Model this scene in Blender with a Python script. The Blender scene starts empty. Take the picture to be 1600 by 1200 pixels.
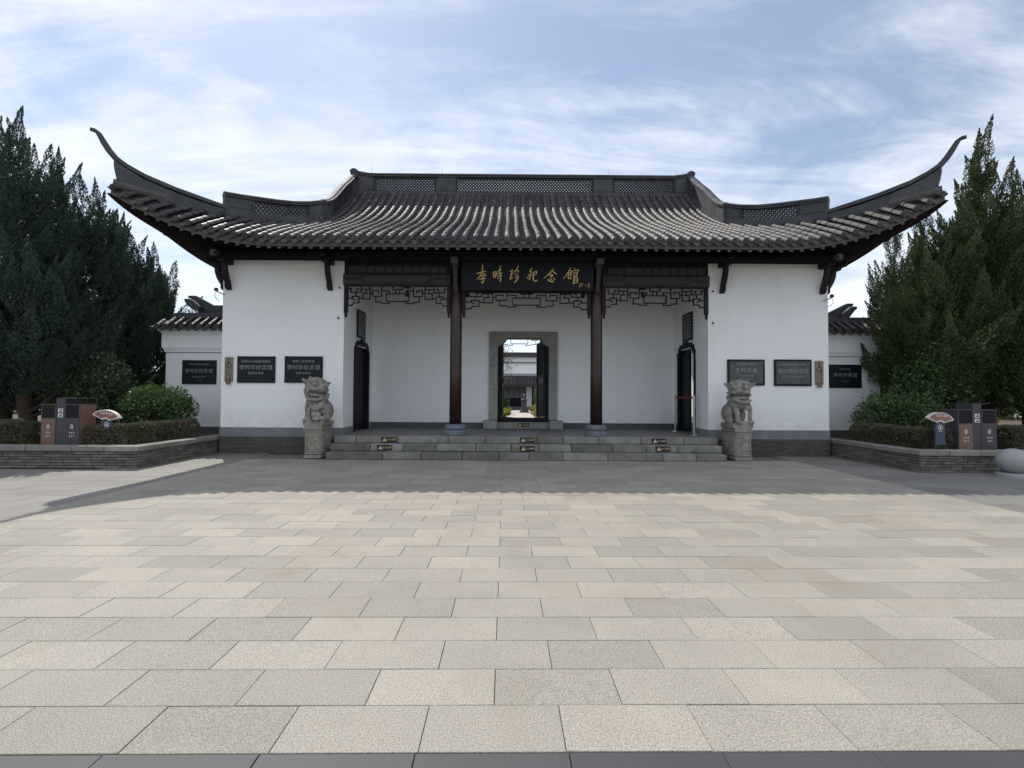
import bpy, bmesh, math, random
import numpy as np
from mathutils import Vector, Matrix, Euler

SC = bpy.context.scene
COL = SC.collection
R = math.radians
random.seed(7)

# ------------------------------------------------------------------ camera
FPX = 758.0                      # focal length in pixels of the 1600 px wide photograph
CAM = Vector((-0.41, 0.0, 1.436))
YAW, PITCH, ROLL = 0.0053, 0.0257, 0.006
cam_d = bpy.data.cameras.new('camera')
cam_d.sensor_width = 36.0
cam_d.lens = FPX / 1600.0 * 36.0
cam_d.clip_start = 0.05
cam_d.clip_end = 2000.0
cam = bpy.data.objects.new('camera', cam_d)
COL.objects.link(cam)
CM = Matrix.Rotation(-YAW, 3, 'Z') @ Matrix.Rotation(math.pi / 2 + PITCH, 3, 'X') @ Matrix.Rotation(ROLL, 3, 'Z')
cam.matrix_world = Matrix.Translation(CAM) @ CM.to_4x4()
SC.camera = cam
SC.render.resolution_x, SC.render.resolution_y = 1024, 768

# ------------------------------------------------------------------ light
SUN = Vector((-2.15, 3.3, 4.9)).normalized()       # direction towards the sun
EL = math.asin(SUN.z)
AZ = math.atan2(SUN.x, SUN.y)
w = bpy.data.worlds.new('World')
SC.world = w
w.use_nodes = True
nt = w.node_tree
nt.nodes.clear()


def N(tree, typ, **kw):
    n = tree.nodes.new(typ)
    for k, v in kw.items():
        if k == 'inp':
            for a, b in v.items():
                n.inputs[a].default_value = b
        else:
            setattr(n, k, v)
    return n


def L(tree, a, ao, b, bi):
    tree.links.new(a.outputs[ao], b.inputs[bi])


sky = N(nt, 'ShaderNodeTexSky', sky_type='NISHITA', sun_disc=False, sun_elevation=EL, sun_rotation=AZ,
        altitude=0.0, air_density=1.0, dust_density=0.5, ozone_density=3.0)
tc = N(nt, 'ShaderNodeTexCoord')
sep = N(nt, 'ShaderNodeSeparateXYZ')
L(nt, tc, 'Generated', sep, 0)
zz = N(nt, 'ShaderNodeMath', operation='MAXIMUM', inp={1: 0.0})
L(nt, sep, 'Z', zz, 0)
za = N(nt, 'ShaderNodeMath', operation='ADD', inp={1: 0.22})
L(nt, zz, 0, za, 0)
dx = N(nt, 'ShaderNodeMath', operation='DIVIDE')
dy = N(nt, 'ShaderNodeMath', operation='DIVIDE')
L(nt, sep, 'X', dx, 0); L(nt, za, 0, dx, 1)
L(nt, sep, 'Y', dy, 0); L(nt, za, 0, dy, 1)
cmb = N(nt, 'ShaderNodeCombineXYZ')
L(nt, dx, 0, cmb, 0); L(nt, dy, 0, cmb, 1)
mp = N(nt, 'ShaderNodeMapping')
mp.inputs['Rotation'].default_value = (0, 0, R(38))
mp.inputs['Scale'].default_value = (0.7, 1.1, 1)
mp.inputs['Location'].default_value = (5.4, 2.3, 0)
L(nt, cmb, 0, mp, 0)
n1 = N(nt, 'ShaderNodeTexNoise', inp={'Scale': 1.15, 'Detail': 10.0, 'Roughness': 0.58, 'Distortion': 1.0})
L(nt, mp, 0, n1, 'Vector')
n2 = N(nt, 'ShaderNodeTexNoise', inp={'Scale': 0.5, 'Detail': 3.0, 'Roughness': 0.5})
L(nt, cmb, 0, n2, 'Vector')
mp3 = N(nt, 'ShaderNodeMapping')
mp3.inputs['Rotation'].default_value = (0, 0, R(-32))
mp3.inputs['Scale'].default_value = (0.7, 2.6, 1)
L(nt, cmb, 0, mp3, 0)
n3 = N(nt, 'ShaderNodeTexNoise', inp={'Scale': 1.6, 'Detail': 9.0, 'Roughness': 0.62, 'Distortion': 1.6})
L(nt, mp3, 0, n3, 'Vector')
mm = N(nt, 'ShaderNodeMath', operation='MULTIPLY_ADD', inp={1: 0.62, 2: 0.0})
L(nt, n2, 'Fac', mm, 0)
m3_ = N(nt, 'ShaderNodeMath', operation='MULTIPLY_ADD', inp={1: 0.42})
L(nt, n3, 'Fac', m3_, 0); L(nt, mm, 0, m3_, 2)
ad = N(nt, 'ShaderNodeMath', operation='MULTIPLY_ADD', inp={1: 0.62})
L(nt, n1, 'Fac', ad, 0); L(nt, m3_, 0, ad, 2)
rp = N(nt, 'ShaderNodeMapRange', interpolation_type='SMOOTHSTEP', inp={'From Min': 0.68, 'From Max': 1.0, 'To Min': 0.19, 'To Max': 1.0})
L(nt, ad, 0, rp, 'Value')
mix = N(nt, 'ShaderNodeMix', data_type='RGBA', inp={})
mix.inputs['B'].default_value = (7.8, 8.15, 8.75, 1)
L(nt, rp, 0, mix, 'Factor'); L(nt, sky, 0, mix, 'A')
bg = N(nt, 'ShaderNodeBackground', inp={'Strength': 0.1})
L(nt, mix, 'Result', bg, 'Color')
wo = N(nt, 'ShaderNodeOutputWorld')
L(nt, bg, 0, wo, 0)

sun_d = bpy.data.lights.new('sun', 'SUN')
sun_d.energy = 2.95
sun_d.angle = R(0.6)
sun_d.color = (1.0, 0.95, 0.87)
sun_o = bpy.data.objects.new('sun', sun_d)
COL.objects.link(sun_o)
sun_o.rotation_euler = SUN.to_track_quat('Z', 'Y').to_euler()
sun_o.location = (-20, 30, 45)

SC.view_settings.view_transform = 'Standard'
SC.view_settings.look = 'None'
SC.view_settings.exposure = 0.42
SC.view_settings.gamma = 1.0


# ------------------------------------------------------------------ helpers
def px(u, v, Y):
    """point seen at photo pixel (u, v) on the vertical plane at distance Y"""
    d = CM @ Vector(((u - 800) / FPX, -(v - 600) / FPX, -1.0))
    return CAM + d * ((Y - CAM.y) / d.y)


def pz(u, v, z):
    """point seen at photo pixel (u, v) on the level z"""
    d = CM @ Vector(((u - 800) / FPX, -(v - 600) / FPX, -1.0))
    return CAM + d * ((z - CAM.z) / d.z)


class MB:
    def __init__(s):
        s.v = []; s.f = []

    def add(s, vs, fs):
        o = len(s.v)
        s.v += [tuple(p) for p in vs]
        s.f += [tuple(i + o for i in f) for f in fs]
        return s

    def box(s, x0, x1, y0, y1, z0, z1):
        x0, x1 = min(x0, x1), max(x0, x1); y0, y1 = min(y0, y1), max(y0, y1); z0, z1 = min(z0, z1), max(z0, z1)
        return s.add([(x0, y0, z0), (x1, y0, z0), (x1, y1, z0), (x0, y1, z0), (x0, y0, z1), (x1, y0, z1), (x1, y1, z1), (x0, y1, z1)],
                     [(0, 3, 2, 1), (4, 5, 6, 7), (0, 1, 5, 4), (1, 2, 6, 5), (2, 3, 7, 6), (3, 0, 4, 7)])

    def bbox(s, x0, x1, y0, y1, z0, z1, b=0.01):
        """box with bevelled edges (rounded rectangle lathe of 3 rings top & bottom, corners cut)"""
        def ring(z, i):
            return [(x0 + i, y0 + i + b, z), (x0 + i + b, y0 + i, z), (x1 - i - b, y0 + i, z), (x1 - i, y0 + i + b, z),
                    (x1 - i, y1 - i - b, z), (x1 - i - b, y1 - i, z), (x0 + i + b, y1 - i, z), (x0 + i, y1 - i - b, z)]
        vs = ring(z0, b) + ring(z0 + b, 0) + ring(z1 - b, 0) + ring(z1, b)
        fs = [tuple(range(7, -1, -1)), tuple(range(24, 32))]
        for k in range(3):
            for i in range(8):
                j = (i + 1) % 8
                fs.append((k * 8 + i, k * 8 + j, k * 8 + 8 + j, k * 8 + 8 + i))
        return s.add(vs, fs)

    def obox(s, c, sz, rot):
        m = rot.to_3x3() if hasattr(rot, 'to_3x3') else rot
        c = Vector(c)
        vs = []
        for z in (-.5, .5):
            for x, y in ((-.5, -.5), (.5, -.5), (.5, .5), (-.5, .5)):
                vs.append(c + m @ Vector((x * sz[0], y * sz[1], z * sz[2])))
        return s.add(vs, [(0, 3, 2, 1), (4, 5, 6, 7), (0, 1, 5, 4), (1, 2, 6, 5), (2, 3, 7, 6), (3, 0, 4, 7)])

    def bar(s, a, b, wd, dp, up=Vector((0, 1, 0))):
        a = Vector(a); b = Vector(b); d = b - a
        ln = d.length
        if ln < 1e-6: return s
        d.normalize(); up = Vector(up)
        sd = d.cross(up).normalized(); u2 = sd.cross(d).normalized()
        vs = []
        for t in (a, b):
            for i, j in ((-.5, -.5), (.5, -.5), (.5, .5), (-.5, .5)):
                vs.append(t + sd * (i * wd) + u2 * (j * dp))
        return s.add(vs, [(0, 1, 2, 3), (7, 6, 5, 4), (0, 4, 5, 1), (1, 5, 6, 2), (2, 6, 7, 3), (3, 7, 4, 0)])

    def prism(s, poly, fn, d0, d1):
        """polygon poly (2-D), fn(a, b, d) -> 3-D, extruded d0..d1"""
        n = len(poly)
        vs = [fn(a, b, d0) for a, b in poly] + [fn(a, b, d1) for a, b in poly]
        fs = [tuple(range(n)), tuple(range(2 * n - 1, n - 1, -1))]
        for i in range(n):
            j = (i + 1) % n
            fs.append((i, n + i, n + j, j))
        return s.add(vs, fs)

    def tube(s, pts, rad, seg=8, caps=True):
        pts = [Vector(p) for p in pts]
        n = len(pts)
        if not hasattr(rad, '__len__'): rad = [rad] * n
        ref = Vector((0, 0, 1))
        vs = []
        for i, p in enumerate(pts):
            d = (pts[min(i + 1, n - 1)] - pts[max(i - 1, 0)]).normalized()
            r = ref if abs(d.dot(ref)) < .95 else Vector((1, 0, 0))
            a = d.cross(r).normalized(); b = a.cross(d)
            for k in range(seg):
                t = 2 * math.pi * k / seg
                vs.append(p + a * (math.cos(t) * rad[i]) + b * (math.sin(t) * rad[i]))
        fs = []
        for i in range(n - 1):
            for k in range(seg):
                j = (k + 1) % seg
                fs.append((i * seg + k, i * seg + j, (i + 1) * seg + j, (i + 1) * seg + k))
        if caps:
            fs.append(tuple(range(seg - 1, -1, -1)))
            fs.append(tuple((n - 1) * seg + k for k in range(seg)))
        return s.add(vs, fs)

    def lathe(s, prof, c=(0, 0, 0), seg=24):
        vs = []
        for r, z in prof:
            for k in range(seg):
                t = 2 * math.pi * k / seg
                vs.append((c[0] + r * math.cos(t), c[1] + r * math.sin(t), c[2] + z))
        fs = []
        n = len(prof)
        for i in range(n - 1):
            for k in range(seg):
                j = (k + 1) % seg
                fs.append((i * seg + k, i * seg + j, (i + 1) * seg + j, (i + 1) * seg + k))
        fs.append(tuple(range(seg - 1, -1, -1)))
        fs.append(tuple((n - 1) * seg + k for k in range(seg)))
        return s.add(vs, fs)

    def sweep(s, frames, closed=True):
        """frames: list of lists of points (same count); skins and caps"""
        n = len(frames[0]); m = len(frames)
        vs = [p for fr in frames for p in fr]
        fs = []
        for i in range(m - 1):
            for k in range(n if closed else n - 1):
                j = (k + 1) % n
                fs.append((i * n + k, (i + 1) * n + k, (i + 1) * n + j, i * n + j))
        if closed:
            fs.append(tuple(range(n)))
            fs.append(tuple((m - 1) * n + k for k in range(n - 1, -1, -1)))
        return s.add(vs, fs)

    def mesh(s, name, m, smooth=False, fixn=True):
        me = bpy.data.meshes.new(name)
        me.from_pydata(s.v, [], s.f)
        if fixn:
            bm = bmesh.new(); bm.from_mesh(me)
            bmesh.ops.recalc_face_normals(bm, faces=bm.faces)
            bm.to_mesh(me); bm.free()
        if m: me.materials.append(m)
        if smooth:
            me.polygons.foreach_set('use_smooth', [True] * len(me.polygons))
        me.update()
        return me

    def build(s, name, m, parent=None, smooth=False, fixn=True, local=False, **tags):
        return link(name, s.mesh(name, m, smooth, fixn), parent, local, **tags)


def link(name, data, parent=None, local=False, loc=None, rotz=None, label=None, cat=None, group=None, kind=None):
    o = bpy.data.objects.new(name, data)
    COL.objects.link(o)
    if parent is not None:
        o.parent = parent
        if not local:
            o.matrix_parent_inverse = wmat(parent).inverted()
    if loc is not None: o.location = loc
    if rotz is not None: o.rotation_euler = (0, 0, rotz)
    tag(o, label, cat, group, kind)
    return o


def wmat(o):
    m = o.matrix_basis.copy()
    if o.parent is not None:
        m = wmat(o.parent) @ o.matrix_parent_inverse @ m
    return m


def tag(o, label=None, cat=None, group=None, kind=None):
    if label: o['label'] = label
    if cat: o['category'] = cat
    if group: o['group'] = group
    if kind: o['kind'] = kind
    return o


def thing(name, label, cat, loc=(0, 0, 0), rotz=0.0, group=None):
    return link(name, None, loc=loc, rotz=rotz, label=label, cat=cat, group=group)


# ------------------------------------------------------------------ materials
def mat(name, col, rough=.7, var=.18, scale=6.0, det=6.0, bump=0.0, bscale=60.0, spec=.4, metal=0.0, isl=0.0, speck=0.0, sscale=220.0,
        stain=0.0, stain_col=(.05, .05, .05), stain_scale=1.2, streak=False, scuff=0.0, splash=0.0):
    m = bpy.data.materials.new(name)
    m.use_nodes = True
    t = m.node_tree
    b = t.nodes['Principled BSDF']
    b.inputs['Roughness'].default_value = rough
    b.inputs['Specular IOR Level'].default_value = spec
    b.inputs['Metallic'].default_value = metal
    geo = N(t, 'ShaderNodeNewGeometry')
    nz = N(t, 'ShaderNodeTexNoise', inp={'Scale': scale, 'Detail': det, 'Roughness': .6})
    L(t, geo, 'Position', nz, 'Vector')
    mr = N(t, 'ShaderNodeMapRange', inp={'From Min': .25, 'From Max': .75, 'To Min': 1 - var, 'To Max': 1 + var})
    L(t, nz, 'Fac', mr, 'Value')
    val = (mr, 0)
    if isl:
        oi = N(t, 'ShaderNodeObjectInfo')
        a = N(t, 'ShaderNodeMath', operation='ADD')
        L(t, oi, 'Random', a, 0); L(t, geo, 'Random Per Island', a, 1)
        fr = N(t, 'ShaderNodeMath', operation='FRACT'); L(t, a, 0, fr, 0)
        m2 = N(t, 'ShaderNodeMapRange', inp={'To Min': 1 - isl, 'To Max': 1 + isl}); L(t, fr, 0, m2, 'Value')
        mu = N(t, 'ShaderNodeMath', operation='MULTIPLY'); L(t, val[0], val[1], mu, 0); L(t, m2, 0, mu, 1)
        val = (mu, 0)
    if speck:
        n3 = N(t, 'ShaderNodeTexNoise', inp={'Scale': sscale, 'Detail': 3.5, 'Roughness': .8})
        L(t, geo, 'Position', n3, 'Vector')
        m3 = N(t, 'ShaderNodeMapRange', inp={'From Min': .3, 'From Max': .7, 'To Min': 1 - speck, 'To Max': 1 + speck}); L(t, n3, 'Fac', m3, 'Value')
        mu = N(t, 'ShaderNodeMath', operation='MULTIPLY'); L(t, val[0], val[1], mu, 0); L(t, m3, 0, mu, 1)
        val = (mu, 0)
    vm = N(t, 'ShaderNodeVectorMath', operation='SCALE')
    vm.inputs[0].default_value = col
    L(t, val[0], val[1], vm, 'Scale')
    out = (vm, 0)
    if stain:
        mpn = N(t, 'ShaderNodeMapping')
        if streak: mpn.inputs['Scale'].default_value = (1, 1, .18)
        L(t, geo, 'Position', mpn, 0)
        n4 = N(t, 'ShaderNodeTexNoise', inp={'Scale': stain_scale, 'Detail': 8.0, 'Roughness': .65, 'Distortion': .4})
        L(t, mpn, 0, n4, 'Vector')
        m4 = N(t, 'ShaderNodeMapRange', interpolation_type='SMOOTHSTEP', inp={'From Min': .5, 'From Max': .78, 'To Min': 0, 'To Max': stain}); L(t, n4, 'Fac', m4, 'Value')
        mx = N(t, 'ShaderNodeMix', data_type='RGBA'); mx.inputs['B'].default_value = (*stain_col, 1)
        L(t, m4, 0, mx, 'Factor'); L(t, out[0], out[1], mx, 'A')
        out = (mx, 'Result')
    if scuff:      # pale scrapes and worn tracks
        mps = N(t, 'ShaderNodeMapping'); mps.inputs['Scale'].default_value = (.5, 2.2, 1); mps.inputs['Rotation'].default_value = (0, 0, .35)
        L(t, geo, 'Position', mps, 0)
        n5 = N(t, 'ShaderNodeTexNoise', inp={'Scale': 1.1, 'Detail': 10.0, 'Roughness': .7, 'Distortion': 1.2}); L(t, mps, 0, n5, 'Vector')
        m5 = N(t, 'ShaderNodeMapRange', interpolation_type='SMOOTHSTEP', inp={'From Min': .60, 'From Max': .74, 'To Min': 0, 'To Max': scuff}); L(t, n5, 'Fac', m5, 'Value')
        mx = N(t, 'ShaderNodeMix', data_type='RGBA'); mx.inputs['B'].default_value = (col[0] * 1.45, col[1] * 1.45, col[2] * 1.5, 1)
        L(t, m5, 0, mx, 'Factor'); L(t, out[0], out[1], mx, 'A')
        out = (mx, 'Result')
    if splash:     # dried mud splashed on the foot of the wall
        sp_ = N(t, 'ShaderNodeSeparateXYZ'); L(t, geo, 'Position', sp_, 0)
        n6 = N(t, 'ShaderNodeTexNoise', inp={'Scale': 5.0, 'Detail': 8.0, 'Roughness': .7}); L(t, geo, 'Position', n6, 'Vector')
        m6 = N(t, 'ShaderNodeMapRange', inp={'From Min': .62, 'From Max': 1.15, 'To Min': .85, 'To Max': 0.0}); L(t, sp_, 2, m6, 'Value')
        m7 = N(t, 'ShaderNodeMapRange', inp={'From Min': .38, 'From Max': .68, 'To Min': 0.0, 'To Max': splash}); L(t, n6, 'Fac', m7, 'Value')
        mu = N(t, 'ShaderNodeMath', operation='MULTIPLY'); L(t, m6, 0, mu, 0); L(t, m7, 0, mu, 1)
        mx = N(t, 'ShaderNodeMix', data_type='RGBA'); mx.inputs['B'].default_value = (.42, .40, .37, 1)
        L(t, mu, 0, mx, 'Factor'); L(t, out[0], out[1], mx, 'A')
        out = (mx, 'Result')
    L(t, out[0], out[1], b, 'Base Color')
    if bump:
        nb = N(t, 'ShaderNodeTexNoise', inp={'Scale': bscale, 'Detail': 5.0, 'Roughness': .65})
        L(t, geo, 'Position', nb, 'Vector')
        bp = N(t, 'ShaderNodeBump', inp={'Strength': min(1.0, bump * 4), 'Distance': bump * .05})
        L(t, nb, 'Fac', bp, 'Height'); L(t, bp, 0, b, 'Normal')
    return m


def leafmat(name, col, col2, rough=.5, trans=.2):
    m = bpy.data.materials.new(name)
    m.use_nodes = True
    t = m.node_tree
    b = t.nodes['Principled BSDF']
    b.inputs['Roughness'].default_value = rough
    b.inputs['Specular IOR Level'].default_value = .35
    geo = N(t, 'ShaderNodeNewGeometry')
    nz = N(t, 'ShaderNodeTexNoise', inp={'Scale': 1.6, 'Detail': 3.0})
    L(t, geo, 'Position', nz, 'Vector')
    a = N(t, 'ShaderNodeMath', operation='ADD'); L(t, geo, 'Random Per Island', a, 0); L(t, nz, 'Fac', a, 1)
    mr = N(t, 'ShaderNodeMapRange', inp={'From Min': .35, 'From Max': 1.5}); L(t, a, 0, mr, 'Value')
    mx = N(t, 'ShaderNodeMix', data_type='RGBA'); mx.inputs['A'].default_value = (*col, 1); mx.inputs['B'].default_value = (*col2, 1)
    L(t, mr, 0, mx, 'Factor'); L(t, mx, 'Result', b, 'Base Color')
    tr = N(t, 'ShaderNodeBsdfTranslucent'); L(t, mx, 'Result', tr, 'Color')
    ms = N(t, 'ShaderNodeMixShader', inp={0: trans})
    L(t, b, 0, ms, 1); L(t, tr, 0, ms, 2)
    L(t, ms, 0, t.nodes['Material Output'], 0)
    return m


M = {}
M['granite'] = mat('granite', (.305, .280, .237), .75, .10, 1.3, bump=.04, bscale=240, isl=.12, speck=.66, sscale=135, stain=.6, stain_col=(.225, .195, .145), stain_scale=.8, scuff=.5)
M['dark_granite'] = mat('dark_granite', (.062, .062, .066), .6, .12, 2, bump=.05, bscale=90, isl=.1, speck=.22, sscale=170, stain=.3, stain_col=(.09, .088, .085), stain_scale=.8)
M['side_granite'] = mat('side_granite', (.195, .187, .172), .7, .14, 1.0, bump=.05, bscale=90, isl=.12, speck=.25, sscale=95, stain=.4, stain_col=(.29, .275, .25), stain_scale=.7)
M['bedding'] = mat('bedding', (.18, .165, .14), .95, .2, 8)
M['soil'] = mat('soil', (.10, .075, .05), .95, .35, 5, bump=.3, bscale=30)
M['earth'] = mat('earth', (.20, .18, .13), .95, .3, .6, bump=.3, bscale=12)
M['step_stone'] = mat('step_stone', (.20, .195, .18), .8, .3, 3.5, bump=.5, bscale=20, isl=.3, speck=.2, sscale=120, stain=.55, stain_col=(.06, .06, .058), stain_scale=2.2)
M['floor_stone'] = mat('floor_stone', (.17, .165, .155), .6, .22, 2.5, bump=.12, bscale=30, isl=.12, speck=.15, stain=.4, stain_col=(.09, .085, .08), stain_scale=1.4)
M['white_wall'] = mat('white_wall', (.87, .875, .89), .85, .025, .8, bump=.05, bscale=18, stain=.26, stain_col=(.60, .595, .58), stain_scale=1.3, streak=True, splash=.5)
M['grey_band'] = mat('grey_band', (.20, .205, .22), .75, .14, 2.5, bump=.06, bscale=40, stain=.45, stain_col=(.34, .34, .35), stain_scale=2.5)
M['dark_band'] = mat('dark_band', (.09, .093, .105), .7, .14, 3, bump=.05)
M['tile'] = mat('tile', (.058, .053, .052), .58, .4, 5, bump=.12, bscale=45, isl=.4, spec=.36, stain=.5, stain_col=(.115, .108, .098), stain_scale=3)
M['pan'] = mat('pan', (.042, .042, .046), .6, .35, 6, bump=.12, bscale=45, isl=.25)
M['ridge'] = mat('ridge', (.058, .060, .068), .68, .3, 4, bump=.2, bscale=26, stain=.55, stain_col=(.12, .118, .118), stain_scale=2.5)
M['beam_end'] = mat('weathered_beam_end', (.11, .10, .10), .75, .3, 14, bump=.15, bscale=50)
M['wood'] = mat('dark_wood', (.022, .016, .018), .6, .3, 7, bump=.08, bscale=30, spec=.2)
M['wood_matte'] = mat('matte_wood', (.020, .016, .018), .95, .25, 7, spec=.0)
M['column'] = mat('column_lacquer', (.030, .012, .012), .35, .25, 5, bump=.03, bscale=20, spec=.5)
M['wood_grey'] = mat('weathered_wood', (.048, .042, .044), .75, .3, 9, bump=.1, bscale=40)
M['board'] = mat('sign_black', (.008, .009, .013), .5, .2, 4, spec=.2)
M['gold'] = mat('gold_leaf', (.62, .44, .17), .45, .25, 20, metal=.3)
M['base_stone'] = mat('column_base_stone', (.15, .17, .20), .7, .2, 8, bump=.1, bscale=60)
M['frame_stone'] = mat('door_frame_stone', (.29, .285, .265), .75, .2, 5, bump=.12, bscale=40, speck=.2, isl=.12)
M['lion'] = mat('lion_stone', (.265, .252, .228), .88, .35, 7, bump=.25, bscale=50, speck=.18, stain=.55, stain_col=(.12, .115, .105), stain_scale=4.5)
M['plinth'] = mat('plinth_stone', (.30, .28, .24), .85, .28, 7, bump=.3, bscale=45, speck=.15, stain=.5, stain_col=(.14, .13, .115), stain_scale=5)
M['plaque'] = mat('plaque_black', (.010, .012, .018), .4, .2, 5, spec=.22)
M['plaque_old'] = mat('plaque_slate', (.075, .08, .082), .5, .4, 9, bump=.05)
M['engrave'] = mat('engraved_letters', (.27, .27, .28), .6, .1, 5)
M['plate'] = mat('plate_bronze', (.22, .19, .145), .5, .25, 20, metal=.3)
M['black'] = mat('black_paint', (.012, .012, .014), .45, .2, 5)
M['door'] = mat('door_dark', (.009, .010, .013), .55, .3, 6, bump=.04, spec=.2)
M['brick'] = mat('planter_brick', (.145, .135, .12), .88, .3, 6, bump=.25, bscale=35, isl=.28, stain=.3, stain_col=(.08, .08, .07), stain_scale=3)
M['mortar'] = mat('mortar', (.05, .048, .044), .95, .3, 8)
M['cap'] = mat('cap_stone', (.235, .22, .195), .85, .25, 4, bump=.2, bscale=35, isl=.16, stain=.5, stain_col=(.11, .11, .10), stain_scale=2.5)
M['bin_brown'] = mat('bin_brown', (.175, .105, .082), .5, .12, 4)
M['bin_dark'] = mat('bin_dark', (.052, .052, .060), .5, .12, 4)
M['bin_frame'] = mat('bin_frame', (.085, .075, .07), .45, .12, 4)
M['bin_mouth_shade'] = mat('bin_painted_shade', (.006, .006, .007), .8, .1, 4)  # near-black colour painting the shade inside the bin mouths
M['print'] = mat('white_print', (.72, .72, .70), .6, .05, 5)
M['fan_red'] = mat('fan_red', (.27, .125, .10), .5, .1, 5)
M['fan_white'] = mat('fan_cream', (.66, .62, .55), .55, .06, 5)
M['blue'] = mat('post_blue', (.045, .065, .10), .5, .12, 4)
M['steel'] = mat('steel', (.55, .55, .55), .25, .08, 6, metal=.9)
M['belt'] = mat('belt_red', (.20, .02, .025), .7, .1, 6)
M['ball'] = mat('ball_granite', (.34, .34, .345), .8, .12, 4, bump=.12, bscale=70, speck=.25, sscale=90, stain=.3, stain_col=(.2, .2, .2), stain_scale=3)
M['rock'] = mat('rock', (.40, .31, .23), .9, .35, 4, bump=.6, bscale=9, stain=.4, stain_col=(.22, .18, .14), stain_scale=4)
M['sticker'] = mat('sticker_black', (.012, .011, .010), .5, .1, 6)
M['sticker_ink'] = mat('sticker_yellow', (.70, .58, .34), .5, .08, 6)
M['bronze'] = mat('bust_bronze', (.10, .10, .105), .4, .2, 9, metal=.5)
M['bark'] = mat('bark', (.055, .042, .032), .95, .4, 12, bump=.6, bscale=22)
M['camwhite'] = mat('camera_white', (.50, .50, .49), .4, .05, 5)
M['path'] = mat('courtyard_paving', (.46, .42, .36), .8, .14, 3, bump=.05, isl=.1)
M['juniper'] = leafmat('juniper', (.021, .043, .033), (.064, .104, .068), .6, .12)
M['juniper2'] = leafmat('juniper_light', (.023, .042, .018), (.098, .125, .042), .6, .15)
M['laurel'] = leafmat('laurel', (.040, .082, .030), (.105, .175, .055), .38, .2)
M['laurel_dark'] = leafmat('laurel_dark', (.046, .076, .042), (.115, .150, .075), .42, .18)
M['hedge'] = leafmat('hedge_leaf', (.055, .060, .036), (.165, .155, .095), .55, .15)
M['yellow_leaf'] = leafmat('yellow_leaf', (.14, .17, .03), (.42, .40, .10), .5, .3)


# ------------------------------------------------------------------ text
def text_mesh(name, s, size, m, shear=0.0, depth=0.002, space=1.0):
    cu = bpy.data.curves.new(name, 'FONT')
    cu.body = s; cu.size = size; cu.align_x = 'CENTER'; cu.align_y = 'CENTER'
    cu.shear = shear; cu.extrude = depth; cu.resolution_u = 2; cu.space_character = space
    ob = bpy.data.objects.new(name, cu)
    COL.objects.link(ob)
    dg = bpy.context.evaluated_depsgraph_get()
    me = bpy.data.meshes.new_from_object(ob.evaluated_get(dg))
    bpy.data.objects.remove(ob)
    bpy.data.curves.remove(cu)
    me.materials.clear(); me.materials.append(m)
    me.name = name
    return me


def put_text(name, s, size, m, parent, loc, rot, **kw):
    o = bpy.data.objects.new(name, text_mesh(name, s, size, m, **kw))
    COL.objects.link(o)
    o.parent = parent
    o.matrix_parent_inverse = wmat(parent).inverted()
    o.matrix_basis = Matrix.Translation(Vector(loc)) @ rot.to_4x4()
    return o


FRONT = Matrix.Rotation(math.pi / 2, 3, 'X')      # text facing -Y


def strokes(mb, lines, fn, w0):
    """brush strokes: lines of (x, y) or (x, y, width factor), fn maps 2-D to 3-D front; thin raised ribbon"""
    for ln in lines:
        pts = [(p[0], p[1], p[2] if len(p) > 2 else 1.0) for p in ln]
        # resample with catmull-rom
        out = []
        for i in range(len(pts) - 1):
            p0, p1, p2, p3 = pts[max(i - 1, 0)], pts[i], pts[i + 1], pts[min(i + 2, len(pts) - 1)]
            for k in range(4):
                t = k / 4
                out.append(tuple(.5 * ((2 * p1[c]) + (-p0[c] + p2[c]) * t + (2 * p0[c] - 5 * p1[c] + 4 * p2[c] - p3[c]) * t * t + (-p0[c] + 3 * p1[c] - 3 * p2[c] + p3[c]) * t ** 3) for c in range(3)))
        out.append(pts[-1])
        fr = []
        n = len(out)
        for i, p in enumerate(out):
            a = out[max(i - 1, 0)]; b = out[min(i + 1, n - 1)]
            d = Vector((b[0] - a[0], b[1] - a[1]))
            if d.length < 1e-6: d = Vector((1, 0))
            d.normalize(); nn = Vector((-d.y, d.x)) * (w0 * max(.15, p[2]) * .5)
            fr.append([fn(p[0] + nn.x, p[1] + nn.y, 0), fn(p[0] + nn.x, p[1] + nn.y, 1), fn(p[0] - nn.x, p[1] - nn.y, 1), fn(p[0] - nn.x, p[1] - nn.y, 0)])
        mb.sweep(fr)


# ================================================================== GROUND
mb = MB(); mb.add([(-300, -120, -.05), (300, -120, -.05), (300, 500, -.05), (-300, 500, -.05)], [(0, 1, 2, 3)])
mb.build('ground', M['earth'], kind='structure')

PW, PD, X0, Y0 = .6, .3, -.452, 2.0
ROT = Matrix.Rotation(R(.5), 4, 'Z')
PLX = 6.3


def slab_mesh(name, wd, dp, th, m, gap=.0035, ch=.002):
    mb = MB()
    x, y = wd / 2 - gap / 2, dp / 2 - gap / 2
    mb.add([(-x, -y, -th), (x, -y, -th), (x, y, -th), (-x, y, -th), (-x, -y, -ch), (x, -y, -ch), (x, y, -ch), (-x, y, -ch),
            (-x + ch, -y + ch, 0), (x - ch, -y + ch, 0), (x - ch, y - ch, 0), (-x + ch, y - ch, 0)],
           [(8, 9, 10, 11), (4, 5, 9, 8), (5, 6, 10, 9), (6, 7, 11, 10), (7, 4, 8, 11), (0, 1, 5, 4), (1, 2, 6, 5), (2, 3, 7, 6), (3, 0, 4, 7)])
    return mb.mesh(name, m), mb


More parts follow.
